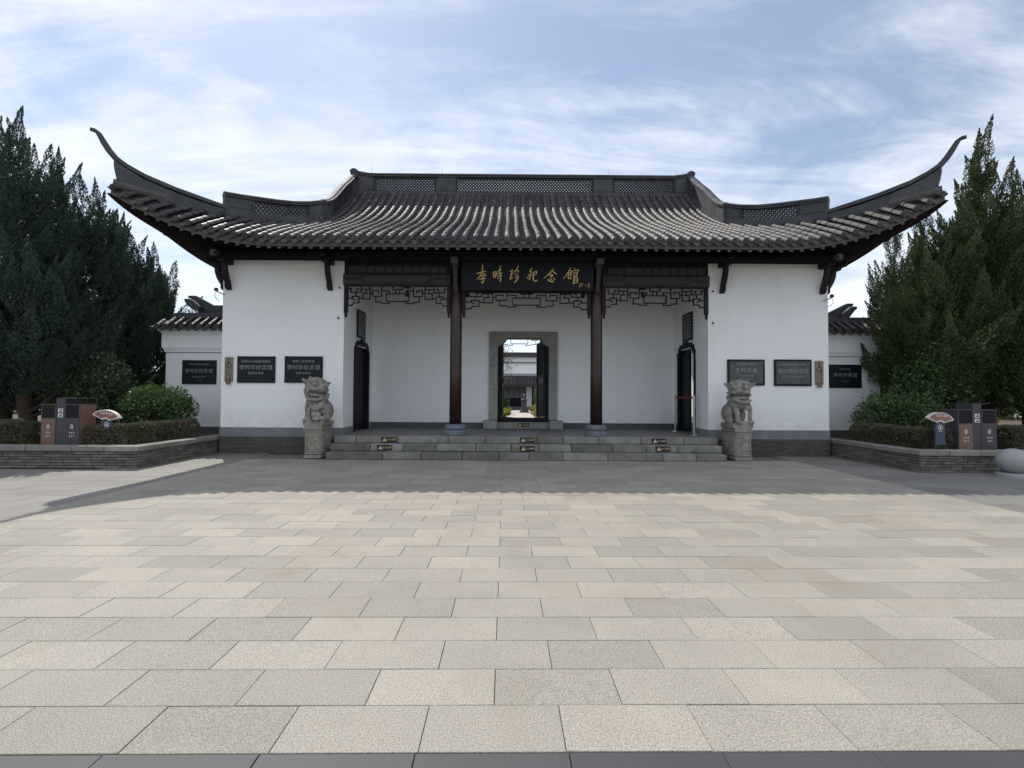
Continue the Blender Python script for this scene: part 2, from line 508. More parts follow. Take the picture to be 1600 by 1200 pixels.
paving = link('plaza_paving', None, kind='structure')
mb = MB(); mb.add([(-30, -3, -.02), (30, -3, -.02), (30, 12.2, -.02), (-30, 12.2, -.02)], [(0, 1, 2, 3)])
mb.build('bedding', M['bedding'], paving)
sl_me, sl_mb = slab_mesh('paving_slab', PW, PD, .018, M['granite'])
hs_me, hs_mb = slab_mesh('paving_slab', PW / 2, PD, .018, M['granite'])
XL, XR = X0 - 19 * .3, X0 + 22 * .3
cells = []
NROW = 30
for r in range(NROW):
    y = Y0 + (r + .5) * PD
    x = XL if r % 2 == 0 else XL - .3
    while x < XR - .01:
        a, b = max(x, XL), min(x + PW, XR)
        xc = (a + b) / 2
        vis = abs(xc - CAM.x) < 1.08 * y + .35
        cells.append((0 if vis else 1, y, xc, b - a))
        x += PW
cells.sort()
rest = MB()
for i, (v, y, x, wd) in enumerate(cells):
    p = ROT @ Vector((x, y, 0)); p.z = random.uniform(-.0018, .0012)
    full = wd > .5
    if i < 300:
        o = link('paving_slab', sl_me if full else hs_me, paving, loc=p)
        o.rotation_euler = (random.uniform(-.002, .002), random.uniform(-.0015, .0015), R(.5) + random.uniform(-.0015, .0015))
    else:
        mt = Matrix.Translation(p) @ ROT
        q_ = sl_mb if full else hs_mb
        rest.add([mt @ Vector(q) for q in q_.v], q_.f)
rest.build('paving_slabs', M['granite'], paving, fixn=False, kind='stuff')

side = link('side_paving', None, kind='structure')
sd_mb = slab_mesh('side_slab', .8, .4, .018, M['side_granite'])[1]
sh_mb = slab_mesh('side_slab', .4, .4, .018, M['side_granite'])[1]
mbs = MB()
for sgn in (-1, 1):
    xe = XL if sgn < 0 else XR
    for r in range(0, 26):
        y = 1.8 + (r + .5) * .4
        x = 0.0
        k = 0
        while x < 11:
            wd = .4 if (k == 0 and r % 2) else .8
            xc = xe + sgn * (x + wd / 2 + .004)
            x += wd; k += 1
            if y > 9.35 and abs(xc) > 8.2: continue
            p = ROT @ Vector((xc, y, 0)); p.z = random.uniform(-.002, .001)
            mt = Matrix.Translation(p) @ ROT
            q_ = sh_mb if wd < .5 else sd_mb
            mbs.add([mt @ Vector(q) for q in q_.v], q_.f)
mbs.build('side_slabs', M['side_granite'], side, fixn=False, kind='stuff')

border = link('border_paving', None, kind='structure')
bd_me, _ = slab_mesh('border_slab', .62, .5, .018, M['dark_granite'])
for c in range(-6, 7):
    p = ROT @ Vector((X0 + c * .62 + .0, Y0 - .252, 0)); p.z = random.uniform(-.003, 0)
    o = link('border_slab', bd_me, border, loc=p); o.rotation_euler = (0, 0, R(.5))
mbs = MB()
for r in range(1, 10):
    for c in range(-7, 8):
        mt = Matrix.Translation(ROT @ Vector((X0 + (c + .5 * (r % 2)) * .62, Y0 - .252 - r * .5, -.001))) @ ROT
        mbs.add([mt @ Vector(q) for q in slab_mesh('b', .62, .5, .018, None)[1].v], sd_mb.f)
mbs.build('border_slabs', M['dark_granite'], border, fixn=False, kind='stuff')

# ================================================================== GATE HALL
YW, YB, YR, YBK = 12.0, 14.5, 16.3, 20.6     # front wall, portico back wall, ridge, rear front
XI, XO = 4.52, 7.52
HP = .48
WT = 4.78
hall = thing('gate_hall', 'white walled gate hall with grey tiled upswept roof and columned entrance porch', 'gate hall', (0, YR, 0))

# ---- walls
wl = MB()
for s in (-1, 1):
    wl.box(s * XI, s * XO, YW, YW + .3, .64, WT)                        # front face
    wl.box(s * (XO - .3), s * XO, YW + .3, YBK, .64, 6.0)                # outer side
    wl.box(s * XI, s * (XI + .28), YW + .3, 12.86, .64, WT)             # porch side, before the door
    wl.box(s * XI, s * (XI + .28), 14.12, YBK, .64, 5.6)
    wl.box(s * XI, s * (XI + .28), 12.86, 14.12, 2.78, WT)
    wl.box(s * 1.0, s * XI, YB, YB + .3, .60, 6.6)                      # back wall of the porch
wl.box(-1.0, 1.0, YB, YB + .3, 3.36, 6.6)
wl.build('white_wall', M['white_wall'], hall)
gb = MB()
for s in (-1, 1):
    gb.box(s * (XI - .012), s * (XO + .012), YW - .012, YW + .29, .415, .64)
    gb.box(s * (XI - .012), s * (XI + .27), YW + .29, 12.86, .415, .64)
    gb.box(s * (XI - .012), s * (XI + .27), 14.12, YB, .415, .66)
    gb.box(s * (XO - .29), s * (XO + .012), YW + .29, YBK, .415, .64)
    db = MB(); db.box(s * 1.175, s * XI, YB - .015, YB + .28, .44, .655); db.build('skirting', M['dark_band'], hall)
gb.build('grey_band', M['grey_band'], hall)
bm_ = mat('hall_brick', (.085, .085, .082), .9, .25, 6, bump=.1)
t = bm_.node_tree
bk = N(t, 'ShaderNodeTexBrick', inp={'Scale': 1.0, 'Mortar Size': .005, 'Brick Width': .26, 'Row Height': .052, 'Color1': (.075, .075, .072, 1), 'Color2': (.115, .113, .108, 1), 'Mortar': (.035, .035, .034, 1)})
g_ = N(t, 'ShaderNodeNewGeometry'); s_ = N(t, 'ShaderNodeSeparateXYZ'); a_ = N(t, 'ShaderNodeMath', operation='ADD'); c_ = N(t, 'ShaderNodeCombineXYZ')
L(t, g_, 'Position', s_, 0); L(t, s_, 0, a_, 0); L(t, s_, 1, a_, 1); L(t, a_, 0, c_, 0); L(t, s_, 2, c_, 1); L(t, c_, 0, bk, 'Vector')
bpn = N(t, 'ShaderNodeBump', inp={'Strength': .8, 'Distance': .006, 'Height': 0.0}); bpn.invert = True
L(t, bk, 'Fac', bpn, 'Height'); L(t, bpn, 0, t.nodes['Principled BSDF'], 'Normal')
L(t, bk, 'Color', t.nodes['Principled BSDF'], 'Base Color')
for s in (-1, 1):
    bb = MB(); bb.box(s * XI, s * XO, YW - .03, YW + .28, -.04, .415)
    bb.box(s * (XO - .28), s * (XO + .03), YW + .28, YBK, -.04, .415)
    bb.build('brick_base', bm_, hall)

# ---- platform and steps
core = MB(); core.box(-4.5, 4.5, 11.62, YBK + .6, -.04, HP - .06)
steps = core.build('stone_steps', M['step_stone'], hall)
courses = [(10.9, 0, .16, [508, 597, 657, 722, 780, 827, 880, 950, 1036, 1088, 1136]),
           (11.2, .16, .32, [515, 578, 630, 681, 743, 799, 842, 893, 958, 1010, 1059, 1129]),
           (11.5, .32, .48, [521, 556, 621, 700, 759, 839, 880, 936, 1002, 1069, 1122])]
for y, z0, z1, us in courses:
    xs = [px(u, 700, y).x for u in us]
    for a, b in zip(xs[:-1], xs[1:]):
        j = random.uniform(-.008, .006)
        m_ = MB(); m_.bbox(a + .006, b - .006, y + j, y + .34, z0 + .003, z1 + random.uniform(-.004, .003), .014)
        m_.build('step_block', M['step_stone'], steps)
floor = MB(); floor.box(-4.5, 4.5, 11.8, YBK, HP - .06, HP - .016)
fl = floor.build('porch_floor', M['mortar'], hall)
ys = [11.845, 12.6, 13.3, 13.95, 14.49]
for r in range(4):
    x = -4.5 + (.0 if r % 2 else -.45)
    while x < 4.5:
        x1 = min(x + .9, 4.5)
        a = max(x, -4.5)
        m_ = MB(); m_.bbox(a + .003, x1 - .003, ys[r] + .003, ys[r + 1] - .003, HP - .014, HP + random.uniform(-.003, .001), .004)
        m_.build('floor_slab', M['floor_stone'], fl)
        x = x1
m_ = MB(); m_.box(-4.5, 4.5, 14.82, YBK + .6, HP - .014, HP); m_.build('hall_floor', M['floor_stone'], hall)
for s in (-1, 1):
    m_ = MB(); m_.box(s * 4.5, s * 7.2, 12.32, YBK, HP - .05, HP); m_.build('wing_floor', M['floor_stone'], hall)

# ---- columns
for s, u in ((-1, 712.5), (1, 932.5)):
    cx = s * 1.74
    m_ = MB()
    n = 16
    m_.lathe([(.15, .27), (.147, 1.5), (.143, 3.0), (.138, 4.55)], (cx, YW, HP), 28)
    c = m_.build('column', M['column'], hall, smooth=True)
    m_ = MB(); m_.lathe([(.275, 0), (.285, .02), (.285, .10), (.275, .115), (.235, .125), (.235, .14), (.262, .16), (.268, .19), (.255, .23), (.215, .262), (.19, .27), (.17, .275)], (cx, YW, HP), 32)
    m_.build('column_base', M['base_stone'], c)
for s in (-1, 1):
    m_ = MB(); m_.lathe([(.15, 0), (.14, 4.5)], (s * 1.74, YBK, HP), 16); m_.build('column', M['column'], hall, smooth=True)

# ---- door of the back wall
fr = MB()
YF = YB - .09
fj = []
for s in (-1, 1):
    for z0, z1 in ((.74, 1.62), (1.62, 2.36), (2.36, 2.93)):
        m_ = MB(); m_.bbox(min(s * .76, s * 1.02), max(s * .76, s * 1.02), YF, YB + .32, z0 + .002, z1 - .002, .008); m_.build('frame_stone', M['frame_stone'], hall)
    m_ = MB(); m_.bbox(min(s * .765, s * 1.17), max(s * .765, s * 1.17), YF - .22, YB + .34, HP, .73, .015); m_.build('frame_foot', M['frame_stone'], hall)
    poly = [(.50, 3.16), (.53, 3.10), (.60, 3.03), (.665, 2.975), (.70, 2.93), (1.02, 2.93), (1.02, 3.17), (.50, 3.17)]
    m_ = MB(); m_.prism([(s * a, b) for a, b in poly], lambda a, b, d: (a, d, b), YF - .004, YB + .31); m_.build('frame_corner', M['frame_stone'], hall)
m_ = MB(); m_.bbox(-1.02, 1.02, YF, YB + .32, 3.172, 3.37, .008); m_.build('frame_lintel', M['frame_stone'], hall)
m_ = MB(); m_.bbox(-.763, .763, YF - .05, YB + .3, HP, .672, .01); m_.build('door_sill', M['frame_stone'], hall)
m_ = MB(); m_.bbox(-.758, .758, YB + .06, YB + .18, .674, .80, .006); m_.build('threshold', M['door'], hall)
for s in (-1, 1):
    m_ = MB(); m_.box(s * .66, s * .757, YB + .1, YB + .24, .80, 3.16); m_.build('door_jamb', M['door'], hall)
    # open door leaf swung inwards
    ang = R(73) if s > 0 else R(87)
    hx, hy = s * .655, YB + .26
    dxv = Vector((-s * math.cos(ang), math.sin(ang), 0)); nv = Vector((dxv.y, -dxv.x, 0))
    def P(a, z, d, hx=hx, hy=hy, dxv=dxv, nv=nv): return Vector((hx, hy, z)) + dxv * a + nv * d
    m_ = MB()
    for a0, a1, z0, z1 in ((0, .07, .82, 3.12), (.58, .65, .82, 3.12), (.07, .58, .82, .95), (.07, .58, 1.75, 1.85), (.07, .58, 2.02, 2.1), (.07, .58, 3.03, 3.12)):
        m_.prism([(a0, z0), (a1, z0), (a1, z1), (a0, z1)], P, -.025, .025)
    m_.prism([(.07, .95), (.58, .95), (.58, 1.75), (.07, 1.75)], P, -.01, .01)
    m_.prism([(.07, 2.1), (.58, 2.1), (.58, 3.03), (.07, 3.03)], P, -.004, .004)
    for k in range(1, 6):
        m_.prism([(.07 + k * .085 - .009, 2.1), (.07 + k * .085 + .009, 2.1), (.07 + k * .085 + .009, 3.03), (.07 + k * .085 - .009, 3.03)], P, -.012, .012)
    m_.build('door_leaf', M['door'], hall)

# ---- side doors of the porch
for s in (-1, 1):
    XS = s * XI
    m_ = MB()
    m_.box(XS - s * .03, XS + s * .3, 12.80, 12.90, HP, 2.62)
    m_.box(XS - s * .03, XS + s * .3, 14.06, 14.16, HP, 2.62)
    for a0, a1, z0, z1 in ((12.80, 12.98, 2.62, 2.72), (13.98, 14.16, 2.62, 2.72), (12.90, 13.06, 2.72, 2.86), (13.90, 14.06, 2.72, 2.86), (13.02, 13.94, 2.80, 2.93)):
        m_.box(XS - s * .032, XS + s * .1, a0, a1, z0, z1)
    m_.box(XS - s * .05, XS + s * .06, 13.3, 13.66, 2.86, 2.98)
    m_.build('side_door_frame', M['door'], hall)
    if s < 0:
        for y0, y1, n_ in ((12.905, 13.475, .05), (13.485, 14.055, .07)):
            m_ = MB(); m_.box(XS - .08, XS - .08 - n_, y0, y1, HP + .02, 2.78)
            m_.box(XS - .075, XS - .081, y0 + .08, y1 - .08, HP + .15, 1.3); m_.box(XS - .075, XS - .081, y0 + .08, y1 - .08, 1.42, 2.66)
            m_.build('side_door_leaf', M['door'], hall)
    else:
        m_ = MB(); m_.box(XS + .06, XS + .11, 13.40, 14.055, HP + .02, 2.78); m_.box(XS + .055, XS + .061, 13.5, 13.97, 1.42, 2.66); m_.build('side_door_leaf', M['door'], hall)
        m_ = MB(); m_.box(XS + .3, XS + .9, 12.91, 12.96, HP + .02, 2.78); m_.build('side_door_leaf', M['door'], hall)

# ---- porch beams
def zat(v, Y=YW): return px(820, v, Y).z
bays = [(-XI, -1.74, -1), (-1.74, 1.74, 0), (1.74, XI, 1)]
HALF = [[(300, 562), (318, 562), (318, 597), (425, 597), (425, 545)], [(400, 566), (380, 566), (380, 582)], [(370, 597), (370, 637)],
        [(288, 655), (335, 655), (335, 637), (403, 637), (403, 697), (350, 697), (330, 722), (288, 722)], [(335, 655), (352, 667), (362, 667)],
        [(403, 655), (445, 655)], [(445, 660), (445, 605), (490, 605)], [(445, 660), (520, 660), (520, 545)], [(430, 568), (520, 568)], [(480, 568), (480, 605)],
        [(520, 605), (548, 605)], [(608, 600), (608, 580), (548, 580), (548, 635), (640, 635), (640, 545)], [(640, 582), (720, 582), (720, 610)],
        [(580, 635), (580, 690), (635, 690), (648, 702), (718, 702), (718, 682)], [(755, 545), (755, 568), (808, 568)], [(787, 568), (787, 610)],
        [(808, 610), (690, 610), (690, 682), (808, 682)]]


def fretwork(x0, x1, ztop, zbot, y, parent):
    m_ = MB()
    def T(a, b): return (x0 + (a - 288) / 1040 * (x1 - x0), ztop - (b - 545) / 177 * (ztop - zbot))
    for ln in HALF:
        for flip in (0, 1):
            pts = [T(1616 - a if flip else a, b) for a, b in ln]
            for (a, b), (c, d) in zip(pts[:-1], pts[1:]):
                e = .011
                dv = Vector((c - a, d - b)); dv.normalize()
                k = 0.0005 * flip
                m_.bar((a - dv.x * e, y + k, b - dv.y * e), (c + dv.x * e, y + k, d + dv.y * e), .024, .045 + k)
    return m_.build('hanging_fretwork', M['wood'], parent)


for x0, x1, k in bays:
    e0 = .14 if k >= 0 else 0.0
    e1 = .14 if k <= 0 else 0.0
    a, b = x0 + e0, x1 - e1
    zb0, zb1 = zat(447), zat(431)
    if k != 0:
        # rounded carved beam
        m_ = MB()
        prof = [(-.10, zb0), (-.125, zb0 + .05), (-.125, zb1 - .05), (-.10, zb1), (.10, zb1), (.10, zb0)]
        m_.sweep([[(x, YW + p, q) for p, q in prof] for x in (a + .002, b - .002)])
        bo = m_.build('carved_beam', M['wood_grey'], hall)
        zc = (zb0 + zb1) / 2
        m_ = MB()
        hw = (b - a) / 2; cx = (a + b) / 2
        for sg in (-1, 1):
            for off in (0, .07):
                pts = [(cx + sg * (hw * .62 - off), zb1 - .03), (cx + sg * (hw * .62 + .08 - off), zc), (cx + sg * (hw * .62 - off), zb0 + .03)]
                for p, q in zip(pts[:-1], pts[1:]): m_.bar((p[0], YW - .128, p[1]), (q[0], YW - .128, q[1]), .014, .016)
            for kk in range(5):
                x_ = cx + sg * (hw * .70 + kk * hw * .055)
                m_.bar((x_, YW - .128, zc - .05 + .02 * (kk % 2)), (x_ + sg * .05, YW - .128, zc + .05 - .02 * (kk % 3)), .014, .014)
            m_.bar((cx + sg * hw * .68, YW - .128, zc), (cx + sg * hw * .97, YW - .128, zc), .012, .012)
        m_.bar((cx - hw * .6, YW - .128, zb1 - .03), (cx + hw * .6, YW - .128, zb1 - .03), .010, .012)
        m_.bar((cx - hw * .6, YW - .128, zb0 + .03), (cx + hw * .6, YW - .128, zb0 + .03), .010, .012)
        m_.build('carving', M['wood'], bo)
        # row of little panels
        z0, z1 = zat(429), zat(418)
        m_ = MB(); m_.box(a, b, YW - .02, YW + .05, zb1 + .002, zat(398)); bd = m_.build('frieze_board', M['wood'], hall)
        nP = 11
        for i in range(nP):
            p0 = a + .12 + (b - a - .2) * i / nP; p1 = a + .12 + (b - a - .2) * (i + 1) / nP
            m_ = MB(); m_.bbox(p0 + .008, p1 - .008, YW - .05, YW - .021, z0, z1, .006); m_.build('frieze_panel', M['wood_grey'], bd)
        m_ = MB(); m_.box(a, b, YW - .07, YW + .04, zb0 - .035, zb0 - .002); m_.build('lintel', M['wood'], hall)
    else:
        m_ = MB(); m_.box(a, b, YW - .06, YW + .08, zat(455), WT); m_.build('frieze_board', M['wood'], hall)
        m_ = MB(); m_.box(a, b, YW - .075, YW + .04, zat(458), zat(455)); m_.build('lintel', M['wood'], hall)
    ztop = zat(450 if k else 456)
    # hanging posts
    pw = .085
    for xx in (a, b):
        sgn = 1 if xx == a else -1
        m_ = MB()
        x_a, x_b = xx + sgn * .004, xx + sgn * (pw + .004)
        m_.box(min(x_a, x_b), max(x_a, x_b), YW - .045, YW + .045, zat(490), ztop - .001)
        xm = (x_a + x_b) / 2
        m_.lathe([(.03, .0), (.04, .02), (.02, .035), (.034, .06), (.034, .09), (.02, .11)], (xm, YW, zat(490) - .11), 10)
        m_.build('hanging_post', M['wood'], hall)
    fretwork(a + pw + .004, b - pw - .004, ztop, zat(479 if k else 483), YW, hall)
# rear fretwork seen through the door
fretwork(-1.6, 1.6, 4.12, 3.55, YBK, hall)
m_ = MB(); m_.box(-XI, XI, YBK - .1, YBK + .1, 4.12, 5.2); m_.build('rear_beam', M['wood'], hall)

# beam heads and carved brackets on the columns
for s in (-1, 1):
    cx = s * 1.74
    m_ = MB(); m_.bbox(cx - .085, cx + .085, YW - .56, YW + .1, zat(411, 11.44), zat(401.5, 11.44), .008); m_.build('beam_head', M['beam_end'], hall)
    m_ = MB()
    poly = [(0, zat(460)), (-.06, zat(456)), (-.10, zat(448)), (-.16, zat(444)), (-.17, zat(436)), (-.21, zat(428)), (-.30, zat(420)), (-.30, zat(411)), (0, zat(411))]
    m_.prism(poly, lambda a, b, d: (d, YW - .12 + a, b), cx - .05, cx + .05)
    m_.build('column_bracket', M['wood_grey'], hall)

# ---- purlin and wall plate
m_ = MB(); m_.tube([(-7.7, 11.62, 4.80), (7.7, 11.62, 4.80)], .105, 14); m_.build('eave_purlin', M['wood_matte'], hall, smooth=True)
m_ = MB(); m_.box(-7.62, 7.62, YW - .14, YW + .2, WT - .0, WT + .13); m_.box(-7.60, 7.60, YW - .05, YW + .1, WT + .13, 5.45); m_.build('wall_plate', M['wood_matte'], hall)
# S-shaped braces under the eaves
def brace(o, dv, parent, name='eave_brace'):
    """o: foot on wall, dv: outward direction; curved brace with corbel head"""
    dv = Vector(dv).normalized(); sd = Vector((-dv.y, dv.x, 0))
    zt = WT - .12
    z0 = o[2]
    H = zt - z0
    inner = [(.0, 0), (.015, .12), (.05, .30), (.11, .52), (.17, .75), (.20, 1.0)]
    outer = [(.30, 1.0), (.285, .75), (.235, .52), (.17, .34), (.13, .24), (.14, .15), (.11, .06), (.05, 0)]
    poly = [(a, z0 + b * H) for a, b in inner + outer]
    m_ = MB()
    m_.prism(poly, lambda a, b, d: Vector((o[0], o[1], 0)) + dv * a + sd * d + Vector((0, 0, b)), -.055, .055)
    m_.obox(Vector((o[0], o[1], zt + .055)) + dv * .17, (.46, .17, .11), Matrix.Rotation(math.atan2(dv.y, dv.x), 3, 'Z'))
    m_.obox(Vector((o[0], o[1], zt + .145)) + dv * .27, (.60, .13, .07), Matrix.Rotation(math.atan2(dv.y, dv.x), 3, 'Z'))
    return m_.build(name, M['wood'], parent)


for s in (-1, 1):
    brace((s * 4.86, YW, 4.03), (0, -1, 0), hall)
    brace((s * 7.36, YW, 4.03), (0, -1, 0), hall)
    brace((s * XO, YW + .16, 4.03), (s, 0, 0), hall)
    # stepped corner corbel carrying the hip beam
    dv = Vector((s, -1, 0)).normalized(); sd = Vector((-dv.y, dv.x, 0))
    poly = [(-.2, 4.66), (.38, 4.66), (.48, 4.70), (.50, 4.80), (.62, 4.82), (.68, 4.88), (.82, 4.90), (.88, 4.97), (1.02, 5.0), (1.10, 5.08), (1.30, 5.12), (1.42, 5.24), (1.62, 5.34), (1.9, 5.62), (2.02, 5.78), (1.6, 5.74), (.9, 5.5), (-.2, 5.5)]
    m_ = MB(); m_.prism(poly, lambda a, b, d: Vector((s * 7.46, YW + .06, 0)) + dv * a + sd * d + Vector((0, 0, b)), -.075, .075)
    m_.build('corner_beam', M['wood'], hall)
    m_ = MB(); m_.bbox(s * 7.46 - .075, s * 7.46 + .075, YW - .56, YW - .1, WT - .03, WT + .11, .01); m_.build('beam_head', M['beam_end'], hall)
    m_ = MB(); m_.box(s * 7.28, s * 7.58, YW - .06, YW + .36, WT - .13, WT - .002); m_.build('corner_block', M['wood'], hall)

# ---- roof surface
XG = 5.7                         # gable plane = ridge half length
YC = 13.6                        # hip starts here
HE = 4.9


def prof(d):
    return HE + .5559 * d - .0561 * d * d + .01163 * d ** 3


def yeave(x):
    k = max(0.0, min(1.1, (abs(x) - 6.0) / 2.9))
    return 10.65 - .36 * k * k


def lift(x):
    k = max(0.0, (abs(x) - 5.5) / 3.4)
    return .95 * k ** 2.2


def surf(x, y):
    d = y - yeave(x)
    return prof(max(d, -.2)) + lift(x) * (1 + .12 * max(0.0, min(d, 3.0)))


def surf_side(x, y):             # mirrored in the 45 degree plane through the hip
    ax = abs(x)
    yy = y if y <= YR else 2 * YR - y
    k = max(0.0, min(1.0, (yy - (19.3 - ax)) / 1.3))
    return surf(19.3 - yy, 19.3 - ax) + .26 * k * k * (3 - 2 * k)


def ytop(x):
    return YR - .12 if abs(x) < XG else 19.3 - abs(x)


roof = MB()
# deck (upper sheet of the four slopes) and soffit
def sheet(fn, us, vs, dz):
    o = []
    for u in us:
        for v in vs(u): o.append(fn(u, v, dz))
    n = len(vs(us[0]))
    f = [(i * n + j, (i + 1) * n + j, (i + 1) * n + j + 1, i * n + j + 1) for i in range(len(us) - 1) for j in range(n - 1)]
    return o, f


XS_ = [x for x in np.linspace(-9.0, 9.0, 121)]
def vfront(x):
    a, b = yeave(x), max(ytop(x), yeave(x) + .01)
    return list(np.linspace(a, b, 26))
roof.add(*sheet(lambda x, y, dz: (x, y, surf(x, y) - .05), XS_, vfront, 0))
roof.add(*sheet(lambda x, y, dz: (x, 2 * YR - y, surf(x, y) - .05), XS_, vfront, 0))
YS_ = list(np.linspace(10.3, 22.3, 81))
for s in (-1, 1):
    def vside(y):
        yy = y if y <= YR else 2 * YR - y
        xe = 19.3 - yeave(19.3 - yy)
        xi = max(19.3 - yy, XG) if yy < YC else XG
        return list(np.linspace(xe, min(xi, xe - .01), 12))
    roof.add(*sheet(lambda y, x, dz, s=s: (s * x, y, surf_side(x, y) - .05), YS_, vside, 0))
    # gable triangle
    gy = list(np.linspace(YC, 2 * YR - YC, 21))
    roof.add(*sheet(lambda y, k, dz, s=s: (s * (XG - .1), y, (prof(min(y, 2 * YR - y) - 10.65) if k else 6.2)), gy, lambda u: [0, 1], 0))
ro = roof.build('roof', M['pan'], hall, fixn=False)

PIT = .2397
NR = 37
half_ang = [math.pi * k / 6 for k in range(7)]
disc_mb = MB()
disc_mb.prism([(.070 * math.cos(2 * math.pi * k / 14), .070 * math.sin(2 * math.pi * k / 14)) for k in range(14)], lambda a, b, d: (a, d, b), -.028, .01)
disc_mb.prism([(.050 * math.cos(2 * math.pi * k / 12), .050 * math.sin(2 * math.pi * k / 12)) for k in range(12)], lambda a, b, d: (a, d, b), -.034, -.027)
for k in range(6):
    a_ = k * math.pi / 3
    disc_mb.prism([(.030 * math.cos(a_) + .011 * math.cos(q * 1.2566), .030 * math.sin(a_) + .011 * math.sin(q * 1.2566)) for q in range(5)], lambda a, b, d: (a, d, b), -.042, -.0335)
disc_me = disc_mb.mesh('eave_tile', M['tile'])
drip_mb = MB()
dp_ = [(-.105, .045), (-.098, -.01), (-.075, -.06), (-.04, -.092), (0, -.118), (.04, -.092), (.075, -.06), (.098, -.01), (.105, .045), (.06, .0), (0, -.016), (-.06, .0)]
drip_mb.prism(dp_, lambda a, b, d: (a, d, b), -.012, .012)
drip_me = drip_mb.mesh('drip_tile', M['tile'])
for i in range(-NR, NR + 1):
    x = i * PIT
    y0, y1 = yeave(x) - .03, ytop(x) + .05
    if y1 - y0 < .12: continue
    # cover tiles: overlapping half tubes
    m_ = MB()
    Ln = y1 - y0
    nt_ = max(1, round(Ln / .235))
    jx = random.uniform(-.006, .006); ph = random.uniform(0, 6.28)
    for k in range(nt_):
        fr = []
        jz = random.uniform(-.004, .004); jt = random.uniform(-.005, .005)
        for e, rr in ((0.0, .072), (.5, .068), (1.02, .062)):
            y = y0 + Ln * min(1.0, (k + e) / nt_)
            z = surf(x, y) - .005
            dzy = (surf(x, y + .02) - surf(x, y - .02)) / .04
            nl = math.sqrt(1 + dzy * dzy)
            ny, nz = -dzy / nl, 1 / nl
            xo_ = x + jx + jt * (e - .5) + .006 * math.sin(y * 1.7 + ph)
            fr.append([(xo_ + math.cos(a) * rr, y + ny * math.sin(a) * rr, z + nz * math.sin(a) * rr + .015 + jz) for a in half_ang])
        m_.sweep(fr, closed=False)
    tro = m_.build('tile_row', M['tile'], ro, smooth=False, fixn=False)
    me = tro.data
    o = link('eave_tile', disc_me, ro, loc=(x, y0 - .002, surf(x, y0) + .022)); o.rotation_euler = (R(random.uniform(-4, 8)), R(random.uniform(-20, 20)), 0)
    # pan tiles in the channel to the right
    x2 = x + PIT / 2
    if i < NR:
        m_ = MB(); fr = []
        y0, y1 = yeave(x2) - .01, ytop(x2) + .08
        Ln = y1 - y0
        if Ln > .1:
            ns = max(2, round(Ln / .115))
            for k in range(ns):
                for e, h in ((0, .026), (.96, 0.0)):
                    y = y0 + Ln * (k + e) / ns
                    fr.append([(x2 + c, y, surf(x2, y) - .028 + h + 2.4 * c * c) for c in (-.09, -.05, 0, .05, .09)])
            m_.sweep(fr, closed=False)
            m_.build('pan_tile_row', M['pan'], ro, fixn=False)
            o = link('drip_tile', drip_me, ro, loc=(x2, y0 - .01, surf(x2, y0) - .012)); o.rotation_euler = (R(random.uniform(-16, -6)), R(random.uniform(-5, 5)), 0)
# side slopes, joined
m_ = MB()
for s in (-1, 1):
    for j in range(-25, 26):
        y = YR + j * PIT
        yy = min(y, 2 * YR - y)
        xe = 19.3 - yeave(19.3 - yy) + .03
        xi = max(19.3 - yy, XG) if yy < YC else XG
        if xe - xi < .15: continue
        fr = []
        nt_ = max(1, round((xe - xi) / .235))
        for k in range(nt_):
            for e, rr in ((0.0, .073), (.97, .064)):
                x = xe - (xe - xi) * (k + e) / nt_
                z = surf_side(x, y) + .01
                fr.append([(s * x, y + math.cos(a) * rr, z + math.sin(a) * rr) for a in half_ang])
        m_.sweep(fr, closed=False)
m_.build('side_tile_rows', M['tile'], ro, fixn=False, kind='stuff')

# soffit, fascia and rafters
sf = MB()
sf.add(*sheet(lambda x, y, dz: (x, y, surf(x, y) - .20), XS_, lambda x: list(np.linspace(yeave(x) + .06, max(ytop(x), yeave(x) + .07), 16)), 0))
sf.add(*sheet(lambda x, y, dz: (x, 2 * YR - y, surf(x, y) - .20), XS_, lambda x: list(np.linspace(yeave(x) + .06, max(ytop(x), yeave(x) + .07), 16)), 0))
for s in (-1, 1):
    sf.add(*sheet(lambda y, x, dz, s=s: (s * x, y, surf_side(x, y) - .20), YS_, vside, 0))
sf.build('soffit', M['wood'], ro, fixn=False)
m_ = MB(); fr = []
for x in np.linspace(-8.95, 8.95, 140):
    y = yeave(x) + .02; z = surf(x, yeave(x))
    fr.append([(x, y, z - .035), (x, y + .03, z - .035), (x, y + .03, z - .165), (x, y, z - .165)])
m_.sweep(fr)
m_.build('fascia', M['beam_end'], ro, fixn=True)
for s in (-1, 1):
    m_ = MB(); fr = []
    for y in np.linspace(10.4, 22.2, 60):
        yy = min(y, 2 * YR - y); x = 19.3 - yeave(19.3 - yy) - .02; z = surf_side(x, y)
        fr.append([(s * x, y, z - .035), (s * (x - .03), y, z - .035), (s * (x - .03), y, z - .165), (s * x, y, z - .165)])
    m_.sweep(fr); m_.build('fascia', M['wood_grey'], ro)
raf = MB()
